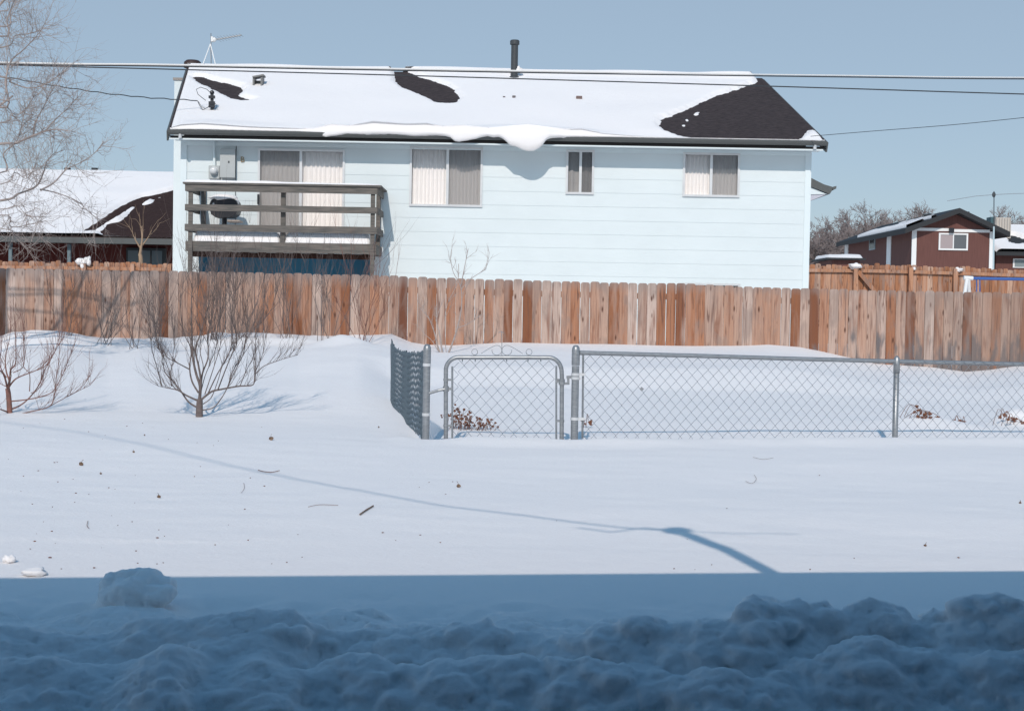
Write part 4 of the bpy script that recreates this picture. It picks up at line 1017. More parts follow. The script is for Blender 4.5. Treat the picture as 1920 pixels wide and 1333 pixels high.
mb = MB(); mb.box((x0-.3, RYH-.95, zE-.20), (x1+.3, RYH-.803, zE-.02)); mb.build('gutter', GUTTER, rh)
a_, b_ = P(238, 465, RYH+1.2), P(312, 497, RYH+1.2)
mb = MB(); mb.box((a_.x, RYH+1.12, b_.z-.5), (b_.x, RYH+1.199, a_.z)); wn = mb.build('window', newmat('dark_frame', (.05,.06,.065), .5), rh)
mb = MB()
for i in range(3): u = lerp(a_.x+.06, b_.x-.06, i/3); u2 = lerp(a_.x+.06, b_.x-.06, (i+1)/3)-.06; mb.box((u, RYH+1.10, b_.z-.4), (u2, RYH+1.119, a_.z-.08))
mb.build('pane', newmat('bluish_pane', (.13,.17,.19), .3), wn)
for px in (130, 20): q = P(px, 470, RYH-.6); mb = MB(); mb.box((q.x-.05, RYH-.65, -1), (q.x+.05, RYH-.55, zE-.22)); mb.build('porch_or_shade_post', newmat('post_grey', (.15,.2,.22), .6), rh)
for px in (126.5, 177.5):
    q = P(px, 319, RRY+.3); mb = MB(); mb.lathe((q.x, RRY+.3, q.z), [(.08,-.5),(.08,-.02),(.12,0),(.12,.07)], 12); mb.build('vent_pipe', BLACKPIPE, rh)
o3 = Vector((x0-.3, RYH-.8, zE)); r3 = Vector((0, RRY-RYH+.8, zR-zE)); n3 = Vector((1,0,0)).cross(r3.normalized()).normalized()
PT = [[(450,330),(330,353),(300,361),(262,368),(225,385),(195,405),(165,425),(148,434),(186,433),(196,441),(260,443),(330,444),(450,446)]]
IS = [[(172,434),(196,417),(220,405),(238,392),(247,384),(251,387),(240,399),(225,413),(200,418),(192,430)],[(266,380),(280,373),(291,372),(284,379),(270,383)],[(297,368),(303,367),(302,370)],[(160,445),(200,441),(240,443),(300,444),(330,445),(330,450),(160,450)]]
s3 = snow_sheet('roof_snow', o3, Vector((1,0,0)), r3.normalized(), n3, lambda v: (0, x1-x0+.6), r3.length, PT, IS, .10, lambda u, v: .13+.03*noise.noise(Vector((u*.5, v, 4))), '', seed=2)
tag(s3, 'smooth snow sheet with a large bare triangle on the red house roof', 'snow')

# ------------------------------------------------------------ wires
def smoothpts(pts, n=40):
    out = []
    for i in range(n+1):
        t = i/n*(len(pts)-1); k = min(int(t), len(pts)-2); f = t-k
        p0 = Vector(pts[max(k-1,0)]); p1 = Vector(pts[k]); p2 = Vector(pts[k+1]); p3 = Vector(pts[min(k+2, len(pts)-1)])
        out.append(.5*((2*p1)+(p2-p0)*f+(2*p0-5*p1+4*p2-p3)*f*f+(3*p1-p0-3*p2+p3)*f**3))
    return out
L1 = [(-900,96),(0,119),(300,123),(720,130.5),(1140,137.5),(1600,143.5),(1920,147),(2900,150)]
ln = thing('utility_line', P(960, 134, 21), 'thick bright overhead cable crossing the sky just above the blue house roof', 'power line')
pts = smoothpts([P(x, y+1.6, 21) for x, y in L1], 60); mb = MB(); mb.tube(pts, .010, 6); mb.build('cable', CABLE, ln)
pts = smoothpts([P(x, y-1.2, 21) for x, y in L1], 60); mb = MB(); mb.tube(pts, [.014 if proj(p)[0] < 1150 else .0085 for p in pts], 6); mb.build('messenger_strand', STRAND, ln)
L2 = [(-900,95),(0,122),(300,130),(720,141),(1150,153.5),(1600,167),(1920,177),(2900,205)]
mb = MB(); mb.tube(smoothpts([P(x, y, 21.4) for x, y in L2], 60), .0095, 6)
tag(mb.build('telephone_line', CABLE, None), 'thin dark overhead line running just below the bright cable', 'cable')
mb = MB(); pts = [P(x, y + .9*math.sin(x*.16), lerp(26, my-.05, (x+500)/870)) for x, y in [(lerp(-500, 370, i/70), interp(lerp(-500, 370, i/70), [(-500,40),(-200,103),(0,143),(100,161),(200,176),(280,184),(370,189)])) for i in range(71)]]
mb.tube(pts, .011, 5); tag(mb.build('service_drop', CABLE, None), 'twisted service wire from the left down to the mast on the blue house', 'cable')
mb = MB(); mb.tube(smoothpts([P(x, y, Y) for x, y, Y in ((1520,256,29.3),(1640,246,28),(1780,235,27),(1920,221,26),(2400,170,24))], 30), .006, 5)
tag(mb.build('side_cable', CABLE, None), 'thin wire rising to the right from the right end of the blue house eave', 'cable')

# ------------------------------------------------------------ chain-link fence and gate
GY = 11.0; W2 = .0432; HP = .047
def mesh_wires(path, z_top, z_bot, mb, rr=.0021, wob=0., jz=0.):
    rj = random.Random(9)
    # path(s) -> (x,y) at arclength s ; total length
    total, fn = path; n = int(total/W2)
    for i in range(n):
        pts = []; s0 = i*W2
        zt = z_top(s0) + rj.uniform(-jz, jz); zb_ = z_bot(s0); k = 0; z = zt
        base = math.floor(zb_/HP)
        kk = int(math.ceil((zt - zb_)/HP))
        for j in range(kk+1):
            z = zt - j*HP
            s = s0 + (W2*1.03 if (j % 2) == (i % 2) else -.0015)
            x, y = fn(min(s, total)); wz = wob*noise.noise(Vector((s*2.2, z*3, 1.)))
            oy = .0025 if (j % 2) else -.0025
            pts.append((x, y+oy+wz*.6, z + wz))
        mb.tube(pts, rr, 4, cap=False)
def tube_path(pts, r, name, mat, parent, n=10, smooth=True): mb = MB(); mb.tube(pts, r, n); return mb.build(name, mat, parent, smooth, sharp=40)
def post(px0, px1, ptop, pbase, Y, parent, name='post'):
    cx = (px0+px1)/2; c = P(cx, (ptop+pbase)/2, Y); r = (px1-px0)/2/F*Y; zt = P(cx, ptop, Y).z
    mb = MB(); mb.lathe((c.x, Y, 0), [(r, -.6), (r, zt-.16), (r*.999, zt-.16)], 20); p_ = mb.build(name, GALV, parent, True, sharp=40)
    mb = MB(); mb.lathe((c.x, Y, 0), [(r*1.07, zt-.155), (r*1.09, zt-.15), (r*1.09, zt-.04), (r*.95, zt-.018), (r*.6, zt-.003), (r*.05, zt)], 20); mb.build('post_cap', GALV, p_, True, sharp=60)
    return p_, c.x, r, zt
def band(cx, Y, z, r, h, parent, tox=None):
    mb = MB(); mb.lathe((cx, Y, 0), [(r*1.0, z-h/2), (r*1.14, z-h/2), (r*1.14, z+h/2), (r*1.0, z+h/2)], 18)
    if tox: mb.box((min(cx+r*.9*(1 if tox > cx else -1), tox), Y-.012, z-h/2), (max(cx+r*.9*(1 if tox > cx else -1), tox), Y+.006, z+h/2)); mb.tube([(tox, Y-.03, z), (tox, Y+.02, z)], .008, 6)
    return mb.build('band', ALU, parent)
# left section, running away from the camera
ls = thing('side_fence', P(800, 820, GY), 'short run of sagging chain-link running back from the left gate post', 'fence')
lp, lpx, lr, _ = post(793, 806.5, 645, 825, GY, ls)
for yy in (684, 777): band(lpx, GY, P(800, yy, GY).z, lr, .022, ls)
farY = 14.3; fp = P(737, 700, farY)
mb = MB(); mb.tube([(P(737,760,farY).x, farY, 0), (P(735.5,645,farY).x, farY, P(735,645,farY).z)], .02, 10); mb.build('far_post', GALV, ls, True)
p0 = Vector((lpx-.02, GY+.03)); p1 = Vector((P(731.5, 700, farY).x, farY)); Ltot = (p1-p0).length
def lpath(s): q = p0.lerp(p1, s/Ltot); return (q.x + .012*math.sin(s*4), q.y)
topz = [(0, P(795,655,GY).z), (.25, P(785,659,11.3).z), (1.2, P(768,662,12.2).z), (2.2, P(748,657,13.2).z), (2.8, P(738,646,13.9).z), (Ltot, P(732,635,farY).z)]
def rb(px, py, Y): return P(px, py, Y).z
botz = [(0, rb(795,822,GY)), (.5, rb(781,805,11.5)), (1.4, rb(765,797,12.4)), (2.3, rb(748,781,13.3)), (Ltot, rb(735,765,farY))]
mb = MB(); mesh_wires((Ltot, lpath), lambda s: interp(s, topz), lambda s: interp(s, botz)-.02, mb, .0042, .02, .010); mb.build('chain_mesh', GALV3, ls)
# gate
gt = thing('chain_link_gate', P(945, 822, GY), 'closed chain-link gate with rounded top corners and wire scrolls above it', 'gate')
def g(px, py, dy=0.): return P(px, py, GY+dy)
arcL = [g(836, 835)] + [g(836, 700)] + [g(836+24-24*math.cos(t), 694-24*math.sin(t)) for t in np.linspace(.1, math.pi/2, 8)]
arcR = [g(1029+24*math.sin(t), 670.5+26-26*math.cos(t)) for t in np.linspace(0, math.pi/2-.1, 8)] + [g(1053.5, 705), g(1053, 838)]
tube_path(arcL + [g(900, 670.2), g(980, 670.2)] + arcR, .0165, 'frame', GALV, gt, 12)
for (px, yt, yb_) in ((848, 687, 822), (1043, 686, 823)):
    tube_path([g(px, yt), g(px, yb_)], .009, 'tension_bar', GALV, gt, 6)
for (x0_, x1_, y) in ((836, 848, 712), (836, 848, 798), (1043, 1053.5, 789)):
    mb = MB(); a_ = g(x0_, y); b_ = g(x1_, y); mb.bar(a_, b_, .02, .016); mb.lathe((g(836 if x0_ < 900 else 1053.3, y).x, GY, a_.z-.009), [(.0165,0),(.0195,0),(.0195,.018),(.0165,.018)], 14); mb.build('band', GALV, gt)
mb = MB(); mb.tube([(lpx+lr*.8, GY-.01, g(806,737).z), g(822,732,-.02), g(836,729,-.01)], .011, 8); a_ = g(836, 729); mb.lathe((a_.x, GY, a_.z-.02), [(.0165,0),(.023,0),(.023,.04),(.0165,.04)], 14); mb.bar(g(836,729), g(848,729), .02, .02); mb.build('hinge', GALV, gt)
mb = MB(); a_ = g(1053.3, 716); mb.lathe((a_.x, GY, a_.z-.022), [(.0165,0),(.0235,0),(.0235,.044),(.0165,.044)], 14); mb.bar(g(1041,714), g(1053,714), .02, .03); mb.bar(g(1057,719), g(1067,719), .02, .018); mb.bar(g(1065.5,721), g(1065.5,705), .018, .018); mb.bar(g(1062,707), g(1072,707), .02, .022); mb.build('latch', GALV, gt)
xg0, xg1 = g(848, 750).x, g(1043, 750).x
def gpath(s): return (xg0 + s, GY + .004)
def gtop(s):
    z = g(940, 673).z - .008
    return z - max(0, .03 - s)*.8
mb = MB(); mesh_wires((xg1-xg0+.001, gpath), gtop, lambda s: g(940, 812).z-.02, mb, .0020, .004)
for px in (867, 891, 950, 990, 1014): mb.tube([g(px, 673, .02), g(px, 678)], .004, 4)
mb.build('chain_mesh', GALV2, gt)
mb = MB()
def circ(cx, cy, r, a0, a1, n=16): return [g(cx + r*math.cos(t), cy - r*math.sin(t)) for t in np.linspace(a0, a1, n)]
for m_ in (1, -1):
    X_ = lambda x: 941 + m_*(x-941)
    tr = lambda pts_: pts_
    def c2(cx, cy, r, a0, a1, n=18): return [g(X_(cx + r*math.cos(t)), cy - r*math.sin(t)) for t in np.linspace(a0, a1, n)]
    mb.tube(c2(890, 660, 5.6, math.tau*.97, -.3*math.pi, 18) , .0022, 5)
    mb.tube([g(X_(902), 663), g(X_(912), 656.5), g(X_(922), 651)] + c2(931.5, 656.8, 9.2, math.pi*.62, -math.pi*1.05, 20), .0022, 5)
mb.tube([g(941, 668), g(941, 640), g(940.5, 622)], .0024, 5); mb.tube(circ(939.5, 626, 4.5, .1, math.pi*.9, 8), .0022, 5)
mb.build('scroll_ornament', GALV, gt)
# right section
rf = thing('chain_link_fence', P(1380, 822, 11.3), 'low chain-link fence with a tubular top rail right of the gate', 'fence')
rp, rpx, rr_, _ = post(1071.3, 1085.3, 647, 824, GY, rf)
for (yy, tx) in ((702, True), (709, False), (785, True)): band(rpx, GY, P(1078, yy, GY).z, rr_, .022, rf, g(1096, yy).x if tx else g(1088, yy).x)
def fline(x): return GY + (x - rpx) * .20
def PXL(px, py):   # point on the fence line plane
    n = Vector((-.20, 1, 0)).normalized(); return PL(px, py, Vector((rpx, GY, 0)), n)
rail = [PXL(x, y) for x, y in ((1087,661.5),(1300,667),(1500,673),(1680,677.5),(1920,683),(2300,692))]
tube_path(rail, .0175, 'top_rail', GALV, rf, 10)
tube_path([PXL(1093.5, 663), PXL(1092, 822)], .009, 'tension_bar', GALV, rf, 6)
c = PXL(1680, 750); mb = MB(); mb.tube([(c.x, c.y+.0, -.6), (PXL(1681.5,672).x, c.y, PXL(1681.5,672).z)], .0225, 14); lpst = mb.build('post', GALV, rf, True)
c2_ = PXL(1681.5, 676); mb = MB(); mb.lathe((c2_.x, c2_.y, c2_.z-.10), [(.026,0),(.026,.07),(.024,.12),(.010,.135),(.002,.14)], 14); mb.build('post_cap', GALV, lpst, True)
rl = [(p.x, p.z) for p in rail]; x_s = PXL(1094, 750).x; x_e = PXL(2250, 750).x; cs = math.hypot(1, .2)
mb = MB(); mesh_wires(((x_e-x_s)*cs, lambda s: (x_s+s/cs, fline(x_s+s/cs)-.02)), lambda s: interp(x_s+s/cs, rl) + .012 - .028*(1-ss(2.2, 3.0, s)), lambda s: -.10, mb, .0021, .010); mb.build('chain_mesh', GALV2, rf)
q = PXL(1202.5, 729); mb = MB(); d_ = .017; mb.add([q+Vector((-d_*1.0,-.03,0)), q+Vector((0,-.03,-d_*1.1)), q+Vector((d_,-.03,0)), q+Vector((0,-.03,d_*1.1)), q+Vector((-d_,-.026,0)), q+Vector((0,-.026,-d_*1.1)), q+Vector((d_,-.026,0)), q+Vector((0,-.026,d_*1.1))], [(0,1,2,3),(7,6,5,4),(0,4,5,1),(1,5,6,2),(2,6,7,3),(3,7,4,0)]); mb.build('tag', GALV, rf)

# ------------------------------------------------------------ trees
def spline(pts, k=4):
    return smoothpts(pts, max(3, (len(pts)-1)*k))
def twig(mb, p, d, L, r, depth, rnd, curl=.25, upb=.15, nk=3, sides=4, spread=.8):
    pts = [p]; n = 4; dd = d.copy(); q = p.copy()
    for i in range(n):
        dd = (dd + Vector((rnd.gauss(0,curl), rnd.gauss(0,curl), rnd.gauss(0,curl)+upb*.5))*.5).normalized(); q = q + dd*(L/n); pts.append(q.copy())
    mb.tube(pts, [r*(1-.7*i/n) for i in range(n+1)], sides, cap=False)
    if depth > 0:
        for _ in range(nk):
            i = rnd.randint(1, n); b_ = pts[i]; base = (pts[i]-pts[i-1]).normalized()
            nd = (base + Vector((rnd.gauss(0,spread), rnd.gauss(0,spread), rnd.gauss(0,spread)+upb))).normalized()
            twig(mb, b_, nd, L*rnd.uniform(.4,.7), r*.6, depth-1, rnd, curl, upb, nk, sides, spread)
def traced_tree(name, loc_px, Y, trunk, limbs, mat, label, rnd, r0_=.03, twn=5, twl=.3, depth=2, upb=.5, rmin=.003, cat='tree', parts=('trunk','crown'), dspan=.5, spread=.5, z_off=0, shoots_r=.35, tr=.9, tmin=.42, thin=1.):
    t = thing(name, loc_px, label, cat)
    mb = MB(); pts = spline([P(x, y, Y) for x, y in trunk], 5); mb.tube(pts, [lerp(r0_, r0_*.75, i/(len(pts)-1)) for i in range(len(pts))], 10); mb.build(parts[0], mat, t, True)
    mb = MB()
    for lb in limbs:
        rs_, pl = lb; rs_ *= thin; k = rnd.uniform(-dspan, dspan); y0 = Y; 
        pp = [P(x, y, Y + k*(i/max(1, len(pl)-1))) for i, (x, y) in enumerate(pl)]
        sp = spline(pp, 5); m_ = len(sp)
        mb.tube(sp, [max(rmin, rs_*(1 - tr*i/(m_-1))) for i in range(m_)], 6, cap=False)
        for _ in range(int(twn * m_/14)):
            i = rnd.randint(max(1, int(m_*tmin)), m_-1); b_ = sp[i]; base = (sp[i]-sp[i-1]).normalized()
            nd = (base*.8 + Vector((rnd.gauss(0,spread), rnd.gauss(0,spread), abs(rnd.gauss(0,spread))*.6+upb*.5))).normalized()
            twig(mb, b_, nd, twl*rnd.uniform(.5,1.2), max(rmin*.9, rs_*shoots_r*(1-.7*i/m_)), depth, rnd, .3, upb*.3, 2, 3, spread)
    mb.build(parts[1], mat, t, True)
    return t
Z3 = lambda pts_: [(240 + x/3.331, 400 + y/3.3325) for x, y in pts_]
r = random.Random(11); TY = 12.7
limbs2 = [(.016, Z3([(447,1175),(370,1140),(310,1105),(240,1090),(190,1080)])), (.008, Z3([(212,1080),(180,960),(150,850),(140,740),(125,600)])), (.008, Z3([(272,1080),(255,980),(225,900),(205,820),(200,700),(205,560)])),
 (.007, Z3([(300,1100),(265,1040),(280,900),(290,780),(270,620)])), (.014, Z3([(447,1220),(380,1180),(330,1110),(290,1060),(230,990),(215,900),(190,830),(160,700)])),
 (.010, Z3([(385,975),(300,930),(230,890),(170,820)])),
 (.024, Z3([(447,1160),(450,1080),(425,1000),(405,900),(400,780),(395,600),(400,450),(398,330)])), (.018, Z3([(450,1160),(455,1050),(440,950),(420,850),(450,760),(480,650),(520,500),(525,380)])),
 (.014, Z3([(440,1120),(400,1050),(385,960),(395,850),(350,750),(330,600),(345,420)])), (.014, Z3([(455,1100),(465,1000),(500,900),(500,760),(530,600),(540,450),(545,300)])),
 (.018, Z3([(450,1170),(520,1115),(580,1100),(690,1080),(770,1075),(790,1050),(800,980),(840,880),(860,760)])), (.008, Z3([(790,1010),(850,955),(940,920),(1020,895),(1060,885)])),
 (.007, Z3([(700,1078),(740,980),(790,880),(800,780)])), (.008, Z3([(620,1095),(650,1000),(700,900),(740,780),(760,650)])), (.010, Z3([(560,1105),(600,1000),(640,900),(680,800),(650,650),(660,500),(650,350)])),
 (.010, Z3([(450,1232),(530,1215),(580,1160),(620,1090),(660,1000),(720,880),(740,780),(820,700),(900,590),(930,450)])), (.008, Z3([(480,1130),(530,980),(570,850),(590,760),(600,600)])),
 (.010, Z3([(500,1125),(560,1000),(630,880),(650,760),(640,600),(620,400)])), (.008, Z3([(470,1190),(520,1150),(560,1050),(600,930),(690,790),(800,720),(850,600)])), (.007, Z3([(455,1120),(480,1020),(520,920),(560,800),(575,640),(580,480)])),
 (.007, Z3([(450,1050),(470,960),(450,860),(455,740),(430,600),(440,440),(430,330)]))]
traced_tree('young_tree', PZ(374, 785, 0), TY, [(373.5,792),(374,765),(374.5,748)], limbs2, BARK, 'small many-stemmed grey tree rising from the open snow left of the gate', r, .034, 11, .26, 1, .9, .0024, spread=.30, shoots_r=.22, tmin=.3, thin=.62)
Z1 = lambda pts_: [(x/3.43, 480 + y/3.43) for x, y in pts_]
limbs1 = [(.020, Z1([(52,860),(65,780),(70,730),(100,690),(102,560),(100,420)])), (.016, Z1([(48,850),(30,780),(5,740),(-60,700),(-120,600)])), (.013, Z1([(66,1015),(100,1020),(200,1000),(320,965),(350,890),(360,800),(375,700),(385,560)])),
 (.014, Z1([(60,990),(130,960),(190,910),(250,830),(290,730),(340,640),(370,560),(388,490)])), (.012, Z1([(58,935),(160,925),(260,905),(340,870),(400,770),(440,670),(480,570)])), (.014, Z1([(52,850),(90,800),(130,775),(220,740),(300,700),(360,600),(410,520)])),
 (.007, Z1([(320,965),(430,905),(520,850),(580,770)])), (.007, Z1([(430,905),(500,870),(580,830)])), (.013, Z1([(55,1005),(0,985),(-80,960),(-160,880)])), (.010, Z1([(45,840),(20,830),(-60,790)])),
 (.014, Z1([(60,800),(40,740),(35,650),(60,540),(70,430)])), (.008, Z1([(190,870),(190,760),(150,700),(155,540)])), (.008, Z1([(85,750),(150,710),(155,600),(150,480)])), (.007, Z1([(200,880),(240,860),(300,760),(330,640)])), (.010, Z1([(40,780),(0,700),(10,560),(-20,430)]))]
traced_tree('young_tree', PZ(19, 792, 0), 12.6, [(19,797),(18,770),(16,740),(14,728)], limbs1, REDBARK, 'young tree with reddish bark at the left edge of the snow', r, .026, 9, .24, 1, .7, .0022, spread=.38, shoots_r=.22, tmin=.3, thin=.58)
# sapling behind the gate, in the drift
ZS = lambda pts_: [(480 + x/3.921, 500 + y/3.921) for x, y in pts_]
limbsS = [(.022, ZS([(1378,700),(1340,600),(1310,480),(1270,380),(1200,300)])), (.020, ZS([(1380,700),(1350,500),(1330,380),(1380,240)])), (.022, ZS([(1382,700),(1430,600),(1480,450),(1510,300),(1505,150),(1450,40),(1430,-60)])),
 (.012, ZS([(1505,150),(1540,-30),(1560,-130)])), (.010, ZS([(1505,170),(1580,90),(1690,20)])), (.010, ZS([(1340,620),(1290,540),(1240,500)])), (.010, ZS([(1480,450),(1560,420),(1660,350)])), (.008, ZS([(1400,660),(1390,480),(1400,300),(1480,120),(1490,-20)]))]
traced_tree('sapling', P(830, 682, 20.5), 20.5, [(831,700),(831,685),(832,676)], limbsS, PALEBARK, 'thin bare sapling in the drift behind the gate, reaching above the fence', r, .045, 4, .3, 1, .6, .0045, dspan=.4, shoots_r=.25, thin=.8)
# tan sapling by the red house
limbsT = [(.05, [(262,480),(266,455),(268,432)]), (.035, [(264,466),(255,452),(248,436)]), (.025, [(264,464),(276,448),(284,433)]), (.02, [(266,450),(266,425)])]
traced_tree('sapling', P(264, 500, 41.5), 41.5, [(264,520),(264,490),(263,478)], limbsT, TANBARK, 'pale forked sapling in front of the red house window', r, .07, 4, .6, 1, .6, .008, dspan=.3)
# fence-side shrubs
def shrub(px, py, Y, h, nst, rnd, label, spread=.35, mat=BARK, r_=.008, dep=2, L=.5):
    b0 = P(px, py, Y); b0.z = gz(b0.x, Y) - .03
    t = thing('bare_shrub', b0, label, 'shrub', 'bare shrubs along the board fence')
    mb = MB()
    for i in range(nst):
        d = Vector((rnd.gauss(0,spread), rnd.gauss(0,spread*.6), 1)).normalized()
        twig(mb, b0 + Vector((rnd.gauss(0,.06), rnd.gauss(0,.05), 0)), d, h*rnd.uniform(.6,1.05), r_, dep, rnd, .14, .35, 4, 3, .35)
    mb.build('branches', mat, t, True)
    return t
r = random.Random(5)
SH = [(402,655,20.6,1.15,17,'dense dark shrub by the fence, directly behind the grey young tree',.20,2),
      (455,650,20.8,1.05,12,'upright dark shrub by the fence, right behind the grey young tree',.25,2),
      (300,650,20.8,1.05,9,'brown twiggy shrub by the fence, left of the grey young tree',.25,2),
      (540,650,20.8,1.25,8,'sparse leaning shrub by the fence between the grey young tree and the pale boards',.4,2),
      (612,668,20.0,1.2,7,'low sparse shrub poking from the drift left of the side fence',.45,2),
      (680,655,20.6,1.15,8,'reddish twiggy shrub by the fence just left of the side fence',.4,2),
      (190,668,20.0,.9,8,'small twiggy shrub in the drift between the two young trees',.5,2),
      (262,668,19.6,.6,6,'lowest tuft of bare twigs in the drift between the two young trees',.5,1),
      (130,640,20.9,1.1,7,'thin bare shrub against the dark boards at the left',.35,2)]
for (px, py, Y, h, n_, lb, sp, dp) in SH: shrub(px, py, Y, h, n_, r, lb, sp, BARK if px in (402,455,130) else REDBARK if px == 680 else BARK, .005, dp)
# big tree whose trunk stands left of the view
ZB_ = lambda pts_: [(x/2.95, y/2.775) for x, y in pts_]
TX_, TYy = -8.4, 17.0
bt = thing('large_tree', (TX_, TYy, gz(-8.4, 17)), 'tall pale bare tree whose fine branches reach in from the left edge', 'tree')
mb = MB(); tp = [Vector((TX_, TYy, -.2)), Vector((TX_-.05, TYy, 1.5)), Vector((TX_+.1, TYy+.1, 3)), Vector((TX_, TYy, 4.6)), Vector((TX_+.15, TYy, 6.5)), Vector((TX_, TYy+.1, 8.5))]
mb.tube(spline(tp, 4), [lerp(.2, .05, i/20) for i in range(21)], 12); mb.build('trunk', PALEBARK, bt, True)
lim = [(2.6,[(0,750),(80,748),(180,708),(260,682),(330,675),(420,690)],.028),(None,[(185,705),(200,630),(240,560),(290,470),(330,420)],.015),(None,[(250,684),(310,620),(380,560),(430,505)],.013),
 (4.3,[(0,560),(30,420),(60,320),(130,260),(210,180),(250,120)],.022),(3.8,[(0,400),(60,430),(160,460),(250,440),(330,390),(390,345)],.018),(2.0,[(0,1045),(100,1010),(200,970),(240,900),(260,840),(310,790)],.026),
 (None,[(225,990),(300,950),(370,880),(440,850),(520,800),(575,735)],.014),(None,[(225,985),(330,1010),(430,1050),(500,1110),(560,1150)],.011),(2.8,[(0,900),(20,800),(90,740),(120,650),(140,560)],.018),
 (4.8,[(0,190),(40,100),(80,0),(110,-80)],.02),(4.6,[(0,140),(60,60),(110,-40)],.018),(4.9,[(0,60),(40,-20)],.02),(1.8,[(0,1190),(80,1230),(150,1290),(220,1240)],.012),(1.5,[(0,1120),(60,1180),(160,1170),(250,1150)],.014),
 (4.0,[(0,250),(80,190),(150,180),(220,160)],.014),(3.0,[(0,640),(60,600),(130,640),(180,600)],.012),(2.2,[(0,960),(80,900),(150,930),(200,850)],.013),(3.4,[(0,520),(40,560),(90,600),(150,560),(200,480)],.012),
 (2.0,[(0,1090),(90,1070),(150,1120),(230,1130)],.012)]
rb_ = random.Random(3); mb = MB()
for (th_, pl, rr0) in lim:
    Yk = TYy + rb_.uniform(-.5, .9)
    pp = [P(x, y, Yk + .25*math.sin(i)) for i, (x, y) in enumerate(ZB_(pl))]
    if th_: pp = [Vector((TX_, TYy, th_)), Vector(((TX_+pp[0].x)/2, (TYy+pp[0].y)/2, lerp(th_, pp[0].z, .35)))] + pp
    sp = spline(pp, 5); m_ = len(sp); mb.tube(sp, [max(.004, rr0*.8*(1-.85*i/(m_-1))) for i in range(m_)], 6, cap=False)
    for _ in range(int(m_*.95)):
        i = rb_.randint(max(1, m_//3), m_-1); b_ = sp[i]; base = (sp[i]-sp[i-1]).normalized()
        nd = (base*.7 + Vector((rb_.gauss(0,.55), rb_.gauss(0,.5), rb_.gauss(0,.6)))).normalized()
        twig(mb, b_, nd, rb_.uniform(.18,.55), .0036, 2, rb_, .35, .1, 3, 3, .6)
mb.build('crown', PALEBARK, bt, True)
# two crossed dark stems outside the frame cast the branch shadows on the left boards; they belong to the same tree's lower limbs
mb = MB()
for (z0, tx, ty, tz) in ((2.2, -6.2, 18.4, 3.6), (2.4, -6.9, 17.2, 4.2), (3.0, -5.9, 17.8, 4.9), (3.6, -6.6, 17.4, 5.4)):
    sp = spline([Vector((TX_, TYy, z0)), Vector((lerp(TX_, tx, .5), lerp(TYy, ty, .5), lerp(z0, tz, .35))), Vector((tx-.2, ty, tz))], 6)
    mb.tube(sp, [max(.008, .04*(1-.7*i/(len(sp)-1))) for i in range(len(sp))], 6, cap=False)
    for _ in range(9):
        i = rb_.randint(2, len(sp)-2); twig(mb, sp[i], Vector((rb_.gauss(-.2,.5), rb_.gauss(0,.5), 1)).normalized(), .8, .008, 2, rb_, .3, .2, 3, 3, .5)
mb.build('limb', PALEBARK, bt, True)

# far trees
def far_tree(px, pbase, ptop, Y, wpx, rnd, label, dens=1., name='bare_tree', rr=.035):
    b0 = P(px, pbase, Y); H = P(px, ptop, Y).z - b0.z; t = thing(name, (b0.x, Y, 0), label, 'tree', 'bare trees on the horizon')
    mb = MB(); mb.tube([(b0.x, Y, -1), (b0.x+.1, Y, b0.z + H*.25), (b0.x, Y, b0.z+H*.45)], [.35, .25, .16], 8); mb.build('trunk', FARBARK, t)
    mb = MB(); Wd = wpx/F*Y/2
    def grow(p, d, L, r_, dep):
        q = p; dd = d; pts = [p]
        for i in range(3):
            dd = (dd + Vector((rnd.gauss(0,.2), rnd.gauss(0,.2), rnd.gauss(0,.12)))).normalized(); q = q + dd*L/3; pts.append(q)
        mb.tube(pts, [r_, r_*.85, r_*.7, r_*.5], 3, cap=False)
        if dep > 0:
            for _ in range(3 if rnd.random() < .55*dens else 4):
                nd = (dd + Vector((rnd.gauss(0,.55), rnd.gauss(0,.55), rnd.gauss(.12,.35)))).normalized()
                grow(pts[rnd.choice((1,2,3,3))], nd, L*rnd.uniform(.55,.8), max(rr*.45, r_*.55), dep-1)
    for k in range(7):
        an_ = rnd.uniform(0, math.tau); d = Vector((math.cos(an_)*Wd/H*1.3, math.sin(an_)*.6, rnd.uniform(.6,1.1))).normalized()
        grow(Vector((b0.x, Y, b0.z + H*rnd.uniform(.12,.4))), d, H*.36, .13, 5 if dens >= 1 else 4)
    mb.build('crown', FARBARK, t)
r = random.Random(21)
for (px, pb, pt, Y, wp, lb) in ((1632,540,392,120,95,'tallest bare tree with a round crown behind the brown house roof'),
   (1545,545,432,112,70,'hazy bare tree directly right of the blue house wall'),(1580,545,424,125,60,'thin bare tree between the blue house and the round-crowned tree'),
   (1520,545,445,104,60,'bare tree half hidden behind the right wall of the blue house'),
   (1905,520,412,125,70,'bare tree behind the snowy roof at the right edge'),(1740,520,408,135,80,'faint bare tree showing over the ridge of the brown house'),
   (1670,540,425,128,70,'low bare tree against the left roof slope of the brown house')):
    far_tree(px, pb, pt, Y, wp, r, lb)
far_tree(20, 520, 452, 78, 60, r, 'small bare tree under the roof end at the far left', .5)

